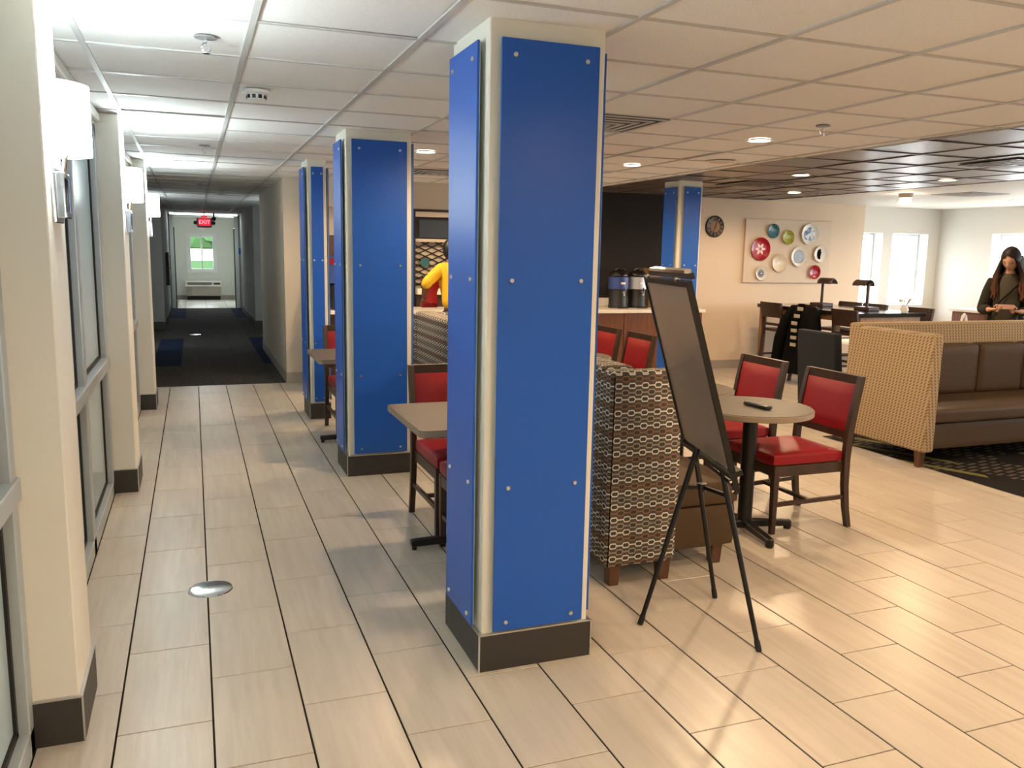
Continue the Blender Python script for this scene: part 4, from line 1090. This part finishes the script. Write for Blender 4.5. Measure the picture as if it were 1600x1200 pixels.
# things in the gap between the corridor columns
t = thing('cereal_dispenser', 'dark stand with a slanted blue front at the buffet end', 'dispenser', (1.5, 9.9, .925))
MB().prism([(9.62, 1.20), (10.0, 1.20), (10.0, 1.52), (9.90, 1.52)], 1.36, 1.95, 'yz').build('slanted_body', 'black_plastic', t, world=True)
MB().prism([(9.615, 1.215), (9.61, 1.215), (9.885, 1.515), (9.89, 1.515)], 1.40, 1.93, 'yz').build('blue_front', 'blue_band', t, world=True)
MB().prism([(9.795, 1.42), (9.79, 1.42), (9.86, 1.49), (9.865, 1.49)], 1.42, 1.60, 'yz').build('red_label', 'red_leather', t, world=True)
bx('stand', 'black_plastic', 1.38, 1.93, 9.72, 10.0, .95, 1.20, t)
t = thing('microwave', 'black appliance with silver door frame at the buffet end', 'microwave', (1.65, 9.55, .925))
bx('body', 'black_plastic', 1.44, 1.92, 9.42, 9.70, .925, 1.19, t, .006, seg=1)
f = MB(); f.box(1.45, 1.91, 9.405, 9.42, .94, .975).box(1.45, 1.91, 9.405, 9.42, 1.14, 1.175).box(1.45, 1.475, 9.405, 9.42, .975, 1.14).box(1.80, 1.91, 9.405, 9.42, .975, 1.14); f.build('door_frame', 'silver_band', t, world=True)
bx('door_glass', 'black_gloss', 1.475, 1.80, 9.408, 9.42, .975, 1.14, t)
t = bx('wall_panel_brown', 'leg_wood', 1.22, 2.43, 10.17, 10.2, 1.0, 1.755); tag(t, 'brown wood wall panel behind the buffet end', 'wall panel')

# ================================================================== CLOCK, BOARD, PLATES
t = thing('wall_clock', 'round dark wall clock with brown centre', 'clock', (6.825, 10.2, 2.0))
mat('clock_brown', rough=.5, build=lambda: xmix(xnoise(14, 4), (.20, .085, .03), (.33, .16, .06)))
mat('clock_gold', (.24, .15, .06), .6)
MB().lathe([(0, 0), (.148, 0), (.150, .015), (.142, .028), (.130, .022), (0, .022)], n=40, axis='y').build('case', 'black_plastic', t, smooth=40)
MB().lathe([(0, .024), (.078, .024), (.078, .022)], n=32, axis='y').build('centre_dial', 'clock_brown', t)
for k in range(12):
    a = 2 * PI * k / 12
    MB().box(-.008, .008, -.027, -.022, .088, .128, mtx=Matrix.Rotation(a, 4, 'Y')).build('numeral', 'clock_gold', t)
MB().box(-.004, .004, -.031, -.028, -.015, .062, mtx=Matrix.Rotation(math.radians(20), 4, 'Y')).build('hour_hand', 'black_metal', t)
MB().box(-.003, .003, -.034, -.031, -.015, .095, mtx=Matrix.Rotation(math.radians(205), 4, 'Y')).build('minute_hand', 'black_metal', t)

mat('board_beige', (.66, .55, .43), .7)
bd = bx('display_board', 'board_beige', 7.325, 8.83, 10.165, 10.2, 1.23, 2.125, bev=.003, seg=1); tag(bd, 'large flat beige board behind the wall plates', 'board')
def plate_mat(name, c1, c2, scale=9, lo=.42, hi=.58):
    return mat(name, rough=.2, build=lambda: xmix(ramp01(xnoise(scale, 4), lo, hi), c1, c2))
plate_mat('plate_red', (.30, .004, .012), (.36, .008, .02)); plate_mat('plate_teal', (.015, .10, .15), (.06, .20, .26), 30)
plate_mat('plate_green', (.25, .27, .02), (.40, .40, .05), 30); plate_mat('plate_blue', (.05, .14, .30), (.62, .66, .68), 16, .46, .54)
plate_mat('plate_cream', (.66, .56, .42), (.70, .60, .46)); plate_mat('plate_white', (.70, .66, .58), (.74, .70, .62))
plate_mat('plate_grey', (.12, .125, .14), (.17, .175, .19), 60); plate_mat('plate_pink', (.75, .45, .38), (.80, .52, .44))
def plate(x, z, r, rim, label, centre=None, cr=.62):
    p = thing('wall_plate', label, 'plate', (x, 10.165, z), group='plates on the display board')
    MB().lathe([(0, .004), (r * .60, .006), (r * .97, .026), (r, .030), (r * .985, .032), (r * .94, .029), (r * .62, .012), (0, .012)], n=44, axis='y').build('dish', rim, p, smooth=50)
    if centre: MB().lathe([(0, .0128), (r * .58, .0128), (r * cr, .0145), (r * cr, .013)], n=40, axis='y').build('centre', centre, p)
    return p
p = plate(7.58, 1.706, .163, 'plate_red', 'large red plate with white flower on the display board')
for k in range(6):
    a = PI / 3 * k
    m = MB(); b = bmesh.new(); bmesh.ops.create_circle(b, cap_ends=True, segments=16, radius=1)
    for v in b.verts: v.co = Vector((v.co.x * .018 * (1 - .3 * v.co.y), 0, .054 + v.co.y * .034))
    ex = bmesh.ops.extrude_face_region(b, geom=b.faces[:]); bmesh.ops.translate(b, vec=(0, -.003, 0), verts=[g for g in ex['geom'] if isinstance(g, bmesh.types.BMVert)])
    m.merge(b, Matrix.Translation((0, -.0125, 0)) @ Matrix.Rotation(a + PI / 6, 4, 'Y')); m.build('petal', 'plate_pink', p)
plate(7.78, 1.964, .102, 'plate_teal', 'small dark teal plate at the top of the display board')
plate(8.044, 1.879, .102, 'plate_green', 'small lime green plate in the middle of the display board')
plate(8.425, 1.934, .155, 'plate_white', 'blue and white patterned plate at the top right of the board', 'plate_blue', .80)
plate(7.917, 1.512, .128, 'plate_cream', 'plain cream plate below the middle of the board')
plate(8.26, 1.608, .147, 'plate_white', 'white plate with grey centre right of the middle of the board', 'plate_grey', .68)
p = plate(8.640, 1.652, .122, 'plate_white', 'white plate with a black half figure at the right of the board')
sil = [(0, -.078), (-.03, -.07), (-.052, -.03), (-.055, .015), (-.04, .055), (-.005, .076), (.012, .065), (.012, .035), (.024, .018), (.012, .004), (.018, -.012), (.008, -.03), (.010, -.06)]
MB().prism(sil, -.0155, -.0120, 'xz').build('black_figure', 'black_fabric', p)
plate(8.556, 1.389, .103, 'plate_red', 'small plain red plate at the lower right of the board')
p = plate(7.618, 1.362, .100, 'plate_white', 'small white plate with dark round centre at the lower left', 'plate_grey', .52)
MB().lathe([(0, .018), (.028, .018), (.028, .013)], n=24, axis='y').build('dark_ring', 'black_plastic', p)
MB().lathe([(0, .021), (.012, .021), (.012, .018)], n=18, axis='y').build('white_spot', 'white_plastic', p)

# ================================================================== RIGHT SIDEBOARD
t = thing('sideboard', 'reddish wood sideboard along the window wall', 'cabinet', (10.80, 7.65, 0))
bx('body', 'cab_wood', 10.48, 11.19, 5.95, 9.38, .08, .86, t); bx('plinth', 'base_dark', 10.51, 11.17, 5.97, 9.36, 0, .08, t)
for i in range(6): bx('door', 'cab_wood', 10.46, 10.48, 5.96 + i * .57, 5.96 + i * .57 + .56, .09, .85, t, .002, seg=1)
t = bx('countertop', 'white_top', 10.43, 11.21, 5.93, 9.41, .86, .90, bev=.004, seg=1); tag(t, 'white countertop of the sideboard along the window wall', 'countertop')
t = thing('folding_stand', 'white A shaped stand seen above the sofa back', 'stand', (8.055, 7.05, 0))
for sg in (-1, 1): MB().tube([(8.055 + sg * .20, 7.05 - sg * .05, .0), (8.055 + sg * .02, 7.05, .99)], .014, 8).build('leg', 'white_plastic', t, world=True, smooth=40)
MB().tube([(8.035, 7.05, .985), (8.055, 7.05, 1.008), (8.075, 7.05, .985)], .014, 8).build('apex', 'white_plastic', t, world=True, smooth=40)
bx('cross_bar', 'white_plastic', 7.935, 8.175, 7.04, 7.06, .40, .43, t)
t = thing('pendant_lamp', 'small pendant lamp on a thin cable by the right window', 'lamp', (10.2, 7.65, ZC))
MB().lathe([(0, 0), (.06, 0), (.055, -.02), (0, -.02)], n=18).build('canopy', 'grey_plastic', t); MB().tube([(0, 0, -.02), (-.01, 0, -.35)], .004, 6).build('cable', 'black_plastic', t)
MB().lathe([(.02, -.34), (.04, -.36), (.10, -.48), (.095, -.48), (.035, -.365)], n=20).build('shade', 'white_plastic', t, smooth=40)
MB().lathe([(0, -.40), (.03, -.42), (.03, -.45), (0, -.47)], n=14).build('bulb', 'lamp_glow', t, smooth=50)

# ================================================================== PEOPLE
mat('skin_light', (.48, .27, .19), .5); mat('skin_brown', (.20, .095, .055), .5)
mat('jacket_olive', (.022, .020, .014), .9, 0, .15); mat('shirt_grey', (.060, .054, .040), .9, 0, .15); mat('trouser_dark', (.012, .013, .02), .85)
mat('jersey_yellow', (.78, .46, .012), .7, bump=(30, .004, .3)); mat('hair_black', (.006, .005, .005), .5); mat('lip', (.32, .10, .09), .5); mat('eye_dark', (.02, .015, .012), .3)
mat('shoe_dark', (.02, .018, .017), .5)
def hairgrad():
    x, y, z = objxyz(); s = xnoise(1, 4, .6, stretch=(60, 60, 4))
    f = ramp01(z, 1.52, 1.22)
    c = xmix(f, (.012, .007, .006), (.13, .045, .014)); return xmix(s * .6, c, (.008, .005, .004))
mat('hair_brown', rough=.6, spec=.25, build=hairgrad)
def skin_mb(chains, sub=2):
    """chains: list of (verts, edges, radii); each an island with its first vertex as root; returns a bmesh of the skinned surface"""
    me = bpy.data.meshes.new('sk'); V, Ed, Rr, roots = [], [], [], []
    for vs_, es_, rs_ in chains:
        o = len(V); roots.append(o); V += vs_; Rr += rs_; Ed += [(a + o, b + o) for a, b in es_]
    me.from_pydata(V, Ed, []); ob = bpy.data.objects.new('sk', me); COL.objects.link(ob)
    ob.modifiers.new('s', 'SKIN').use_smooth_shade = True
    sd = me.skin_vertices[0].data
    for i, r in enumerate(Rr):
        sd[i].radius = r if isinstance(r, tuple) else (r, r); sd[i].use_root = i in roots
    m = ob.modifiers.new('u', 'SUBSURF'); m.levels = sub; m.render_levels = sub
    dg = bpy.context.evaluated_depsgraph_get(); out = bpy.data.meshes.new_from_object(ob.evaluated_get(dg))
    bpy.data.objects.remove(ob); bpy.data.meshes.remove(me)
    b = bmesh.new(); b.from_mesh(out); bpy.data.meshes.remove(out); return b
def chain(pts, rs): return ([tuple(p) for p in pts], [(i, i + 1) for i in range(len(pts) - 1)], rs)
def head_bm(c, tilt, s=1.0, yaw=0):
    """head facing -y: narrow jaw, brow, nose, lips; c is the head centre"""
    b = bmesh.new(); bmesh.ops.create_icosphere(b, subdivisions=4, radius=1)
    for v in b.verts:
        x, y, z = v.co
        w = .076; dpt = .095; h = .115
        if z < 0: w *= 1 - .28 * (-z) ** 1.5; dpt *= 1 - .10 * (-z)
        p = Vector((x * w, y * dpt, z * h))
        if y < 0:
            fr = -y
            p.y -= .020 * fr * math.exp(-((x * w) / .013) ** 2) * math.exp(-((p.z + .018) / .022) ** 2)           # nose
            p.y += .010 * fr * sum(math.exp(-((x * w - e) / .016) ** 2) for e in (-.032, .032)) * math.exp(-((p.z - .006) / .012) ** 2)   # eye sockets
            p.y -= .006 * fr * math.exp(-((x * w) / .022) ** 2) * math.exp(-((p.z + .058) / .010) ** 2)           # lips
            p.y -= .008 * fr * math.exp(-((x * w) / .022) ** 2) * math.exp(-((p.z + .098) / .016) ** 2)           # chin
            p.y -= .004 * fr * math.exp(-((p.z - .030) / .012) ** 2)                                              # brow
        v.co = p * s
    for sg in (-1, 1):                                                                                            # ears
        e = bmesh.new(); bmesh.ops.create_icosphere(e, subdivisions=2, radius=1)
        for v in e.verts: v.co = Vector((v.co.x * .008 + sg * .077, v.co.y * .017 + .008, v.co.z * .030)) * s
        me = bpy.data.meshes.new('e'); e.to_mesh(me); e.free(); b.from_mesh(me); bpy.data.meshes.remove(me)
    bmesh.ops.transform(b, matrix=Matrix.Translation(c) @ Matrix.Rotation(yaw, 4, 'Z') @ Matrix.Rotation(tilt, 4, 'X'), verts=b.verts); return b
def hand_chains(wr, fwd, out, s=1.0, curl=.5):
    """palm with four fingers and a thumb; fwd: finger direction, out: thumb side direction"""
    wr, fwd, out = Vector(wr), Vector(fwd).normalized(), Vector(out).normalized(); nrm = fwd.cross(out).normalized()
    if nrm.z > 0: nrm = -nrm
    ch = [chain([wr - fwd * .02, wr + fwd * .02 * s, wr + fwd * .055 * s, wr + fwd * .085 * s], [.024 * s, (.030 * s, .018 * s), (.036 * s, .016 * s), (.034 * s, .013 * s)])]
    up = -nrm
    for i, (o, L) in enumerate(((.027, .068), (.010, .076), (-.009, .070), (-.026, .055))):
        base = wr + fwd * .075 * s + out * o * s
        p = [base]; d = fwd.copy()
        for k, fr in enumerate((.45, .32, .23)):
            ang = curl * (k + .5) * .75; dd = (fwd * math.cos(ang) + up * math.sin(ang)); p.append(p[-1] + dd * L * fr * s)
        ch.append(chain(p, [.0090 * s, .0086 * s, .0078 * s, .0062 * s]))
    tb = wr + fwd * .030 * s + out * .026 * s
    ch.append(chain([tb, tb + (out * .7 + fwd * .6 + up * .2).normalized() * .028 * s, tb + (out * .5 + fwd * .9 + up * .5).normalized() * .052 * s, tb + (out * .2 + fwd * 1.0 + up * .9).normalized() * .070 * s], [.011 * s, .0100 * s, .0092 * s, .0070 * s]))
    return ch
# --- woman with the phone (local: faces -y)
wm = thing('person', 'person with long brown hair in olive jacket looking down at a phone', 'person', (7.835, 6.365, 0), math.radians(-52))
hands = {-1: (Vector((-.135, -.285, 1.115)), Vector((.75, -.35, .10)), Vector((.30, .0, .9))), 1: (Vector((.135, -.275, 1.105)), Vector((-.75, -.35, .10)), Vector((-.30, 0, .9)))}
el = {-1: Vector((-.212, -.02, 1.10)), 1: Vector((.212, -.02, 1.10))}
sh = {-1: Vector((-.150, .015, 1.375)), 1: Vector((.150, .015, 1.375))}
body = ([(0, 0, .93), (0, -.005, 1.06), (0, 0, 1.20), (0, .01, 1.33), (0, .012, 1.42), (0, -.005, 1.49), (0, -.035, 1.56)], [(i, i + 1) for i in range(6)], [(.110, .08), (.10, .07), (.11, .08), (.115, .075), (.075, .060), .048, .045])
V, Ed, Rr = list(body[0]), list(body[1]), list(body[2])
for s in (-1, 1):
    o = len(V); V += [tuple(sh[s]), tuple(sh[s].lerp(el[s], .5)), tuple(el[s]), tuple(el[s].lerp(hands[s][0], .5)), tuple(hands[s][0])]; Ed += [(4, o), (o, o + 1), (o + 1, o + 2), (o + 2, o + 3), (o + 3, o + 4)]; Rr += [.052, .044, .038, .034, .024]
    o = len(V); V += [(s * .09, 0, .85), (s * .095, -.01, .50), (s * .095, .01, .28), (s * .095, .02, .09), (s * .10, -.06, .035), (s * .105, -.15, .025)]; Ed += [(0, o)] + [(o + i, o + i + 1) for i in range(5)]; Rr += [.085, .058, .052, .038, .036, .025]
mb = MB(); mb.merge(skin_mb([(V, Ed, Rr)]))
for s in (-1, 1): mb.merge(skin_mb(hand_chains(*hands[s], s=.92, curl=.7), 1))
HC = Vector((.0, -.062, 1.615)); mb.merge(head_bm(HC, .54, 1.0, math.radians(-14)))
mb.build('body', 'skin_light', wm, smooth=80)
HM = Matrix.Translation(HC) @ Matrix.Rotation(math.radians(-14), 4, 'Z') @ Matrix.Rotation(.54, 4, 'X')
for s in (-1, 1):
    m = MB(); b = bmesh.new(); bmesh.ops.create_icosphere(b, subdivisions=2, radius=1)
    for v in b.verts: v.co = HM @ Vector((v.co.x * .015 + s * .031, v.co.y * .008 - .077, v.co.z * .0045 + .004))
    m.merge(b); m.build('eye', 'eye_dark', wm, smooth=60)
    m = MB(); m.tube([HM @ Vector((s * (.014 + k * .009), -.0875 + k * k * .0012, .022 + (.004 if k in (1, 2) else 0))) for k in range(5)], .0028, 6); m.build('eyebrow', 'hair_black', wm, smooth=60)
m = MB(); m.tube([HM @ Vector(((k - 3) * .008, -.096 + abs(k - 3) * .0018, -.058)) for k in range(7)], [.001, .003, .0045, .005, .0045, .003, .001], 8); m.build('lips', 'lip', wm, smooth=60)
# jacket, shirt, trousers, shoes
jk = ([(0, .045, .86), (0, .04, 1.05), (0, .04, 1.20), (0, .035, 1.34), (0, .035, 1.42)], [(i, i + 1) for i in range(4)], [(.190, .115), (.178, .105), (.170, .105), (.155, .092), (.095, .065)])
V, Ed, Rr = list(jk[0]), list(jk[1]), list(jk[2])
for s in (-1, 1):
    o = len(V); cuff = el[s].lerp(hands[s][0], .88); V += [tuple(sh[s]), tuple(sh[s].lerp(el[s], .5)), tuple(el[s]), tuple(el[s].lerp(hands[s][0], .5)), tuple(cuff)]; Ed += [(3, o), (o, o + 1), (o + 1, o + 2), (o + 2, o + 3), (o + 3, o + 4)]; Rr += [.072, .066, .062, .055, .044]
mb = MB(); mb.merge(skin_mb([(V, Ed, Rr)])); mb.build('jacket', 'jacket_olive', wm, smooth=80)
mb = MB(); mb.merge(skin_mb([chain([(0, -.045, .88), (0, -.042, 1.05), (0, -.045, 1.20), (0, -.030, 1.34), (0, -.014, 1.44), (0, -.014, 1.485)], [(.14, .088), (.125, .085), (.13, .09), (.135, .084), (.095, .072), (.065, .058)])])); mb.build('shirt', 'shirt_grey', wm, smooth=80)
for s in (-1, 1):
    mb = MB(); mb.merge(skin_mb([chain([(s * .07, 0, .94), (s * .092, 0, .80), (s * .096, -.01, .50), (s * .096, .012, .28), (s * .096, .02, .09)], [(.10, .11), .098, .072, .062, .055])])); mb.build('trouser_leg', 'trouser_dark', wm, smooth=80)
    mb = MB(); mb.merge(skin_mb([chain([(s * .097, .045, .050), (s * .10, -.04, .048), (s * .105, -.14, .038), (s * .107, -.19, .030)], [.048, .046, .038, .028])])); mb.build('shoe', 'shoe_dark', wm, smooth=80)
MB().tube([(.15, -.02, 1.43), (.06, -.115, 1.33), (-.05, -.14, 1.20), (-.14, -.10, 1.05)], .007, 8).build('bag_strap', 'black_fabric', wm, smooth=60)
# hair: cap and long locks
mb = MB(); b = bmesh.new(); bmesh.ops.create_icosphere(b, subdivisions=4, radius=1)
for v in b.verts:
    x, y, z = v.co; v.co = Vector((x * .092, y * .110 + .012, z * .128 + .010))
kill = [v for v in b.verts if v.co.y < -.045 and v.co.z < .086 - abs(v.co.x) * .75 and abs(v.co.x) < .060]
bmesh.ops.delete(b, geom=kill, context='VERTS'); bmesh.ops.transform(b, matrix=HM, verts=b.verts); mb.merge(b)
random.seed(3)
for s in (-1, 1):
    for k in range(13):
        f = k / 12
        a0 = HM @ Vector((s * (.03 + .062 * f), -.055 + .11 * f, .085 - .075 * f)); a1 = HM @ Vector((s * (.080 + .008 * math.sin(f * PI)), -.045 + .12 * f, -.02))
        a2 = Vector((s * (.105 + .025 * random.random()), -.075 + .14 * f, 1.44)); a3 = Vector((s * (.095 + .05 * random.random()), -.115 + .15 * f, 1.32)); a4 = Vector((s * (.085 + .06 * random.random()), -.135 + .17 * f, 1.20 + .05 * random.random()))
        mb.tube([a0, a1, a2, a3, a4], [.010, .018, .025, .022, .006], 8)
for k in range(9):
    f = k / 8 - .5
    mb.tube([HM @ Vector((f * .10, .075, .03)), HM @ Vector((f * .15, .080, -.05)), Vector((f * .22, .095, 1.44)), Vector((f * .24, .120, 1.28))], [.012, .022, .03, .008], 8)
mb.build('hair', 'hair_brown', wm, smooth=80)
mat('phone_rose', (.30, .17, .14), .4)
ph = thing('smartphone', 'rose edged smartphone held in both hands by the person in the olive jacket', 'phone', (7.835, 6.365, 0), math.radians(-52))
MB().box(-.080, .080, -.004, .004, -.038, .038, .003, 1, mtx=Matrix.Translation((0, -.335, 1.150)) @ Matrix.Rotation(math.radians(-55), 4, 'X')).build('case', 'phone_rose', ph)
MB().box(-.074, .074, -.0005, .0005, -.034, .034, mtx=Matrix.Translation((0, -.3315, 1.1525)) @ Matrix.Rotation(math.radians(-55), 4, 'X')).build('screen', 'black_gloss', ph)

# --- person in the yellow jersey at the buffet (local: faces +y, leaning toward the counter)
yp = thing('person', 'person in yellow jersey seen from behind at the buffet', 'person', (2.66, 8.72, 0))
shy = {-1: Vector((-.17, .10, 1.40)), 1: Vector((.17, .10, 1.40))}; ely = {-1: Vector((-.345, .06, 1.25)), 1: Vector((.34, .22, 1.15))}; hny = {-1: Vector((-.33, .20, 1.09)), 1: Vector((.25, .42, 1.05))}
V = [(0, 0, .93), (0, .02, 1.06), (0, .06, 1.20), (0, .09, 1.33), (0, .11, 1.42), (-.02, .13, 1.47), (-.04, .15, 1.53)]; Ed = [(i, i + 1) for i in range(6)]; Rr = [(.15, .11), (.14, .10), (.15, .10), (.15, .09), (.085, .07), .055, .05]
for s in (-1, 1):
    o = len(V); V += [tuple(shy[s]), tuple(shy[s].lerp(ely[s], .5)), tuple(ely[s]), tuple(ely[s].lerp(hny[s], .5)), tuple(hny[s])]; Ed += [(4, o), (o, o + 1), (o + 1, o + 2), (o + 2, o + 3), (o + 3, o + 4)]; Rr += [.058, .05, .043, .038, .027]
    o = len(V); V += [(s * .10, 0, .85), (s * .105, .01, .50), (s * .105, -.01, .28), (s * .105, -.02, .09), (s * .11, .06, .035), (s * .115, .15, .025)]; Ed += [(0, o)] + [(o + i, o + i + 1) for i in range(5)]; Rr += [.09, .062, .055, .04, .036, .025]
mb = MB(); mb.merge(skin_mb([(V, Ed, Rr)]))
mb.merge(skin_mb(hand_chains(hny[-1], (.1, .4, -.9), (.9, .3, .2), 1.0, .8), 1)); mb.merge(skin_mb(hand_chains(hny[1], (-.3, .9, -.2), (-.6, 0, .6), 1.0, .6), 1))
YH = Vector((-.045, .175, 1.60)); mb.merge(head_bm(YH, .25, 1.0, PI)); mb.build('body', 'skin_brown', yp, smooth=80)
b = bmesh.new(); bmesh.ops.create_icosphere(b, subdivisions=4, radius=1)
for v in b.verts: v.co = YH + Vector((v.co.x * .084, v.co.y * .102 - .012, v.co.z * .118 + .012))
bmesh.ops.delete(b, geom=[v for v in b.verts if v.co.z < YH.z - .03 and v.co.y > YH.y - .01], context='VERTS'); mb = MB(); mb.merge(b); mb.build('hair', 'hair_black', yp, smooth=80)
V = [(0, -.01, .96), (0, .0, 1.08), (0, .05, 1.20), (0, .085, 1.34), (0, .11, 1.43)]; Ed = [(i, i + 1) for i in range(4)]; Rr = [(.205, .135), (.195, .13), (.20, .125), (.185, .105), (.09, .075)]
for s in (-1, 1):
    o = len(V); V += [tuple(shy[s]), tuple(shy[s].lerp(ely[s], .5)), tuple(ely[s]), tuple(ely[s].lerp(hny[s], .3))]; Ed += [(3, o), (o, o + 1), (o + 1, o + 2), (o + 2, o + 3)]; Rr += [.080, .070, .062, .054]
mb = MB(); mb.merge(skin_mb([(V, Ed, Rr)])); mb.build('jersey', 'jersey_yellow', yp, smooth=80)
for s in (-1, 1):
    mb = MB(); mb.merge(skin_mb([chain([(s * .075, -.01, 1.0), (s * .10, 0, .82), (s * .106, .01, .50), (s * .106, -.01, .28), (s * .106, -.02, .09)], [(.115, .13), .105, .08, .07, .06])])); mb.build('trouser_leg', 'trouser_dark', yp, smooth=80)
    mb = MB(); mb.merge(skin_mb([chain([(s * .107, -.05, .050), (s * .11, .04, .048), (s * .115, .14, .038), (s * .117, .19, .030)], [.05, .048, .04, .028])])); mb.build('shoe', 'shoe_dark', yp, smooth=80)
mat('bag_red', (.40, .008, .015), .35)
t = thing('red_bag', 'shiny red bag held at the side of the person in yellow', 'bag', (2.44, 8.92, .98))
b = bmesh.new(); bmesh.ops.create_cube(b, size=1); bmesh.ops.subdivide_edges(b, edges=b.edges[:], cuts=4, use_grid_fill=True)
for v in b.verts:
    x, y, z = v.co; v.co = Vector((2.415 + x * (.15 + .05 * z) + .01 * math.sin(z * 9), 8.97 + y * (.09 - .04 * z), 1.16 + z * .26 + .01 * math.sin(x * 15)))
mb = MB(); mb.merge(b); mb.build('pouch', 'bag_red', t, world=True, smooth=50)
bx('flap', 'red_leather', 2.31, 2.49, 8.92, 9.02, .985, 1.04, t, .01)
MB().tube([(2.37, 8.97, 1.28), (2.38, 8.97, 1.33), (2.43, 8.97, 1.335), (2.46, 8.97, 1.28)], .006, 8).build('handle', 'bag_red', t, world=True, smooth=50)
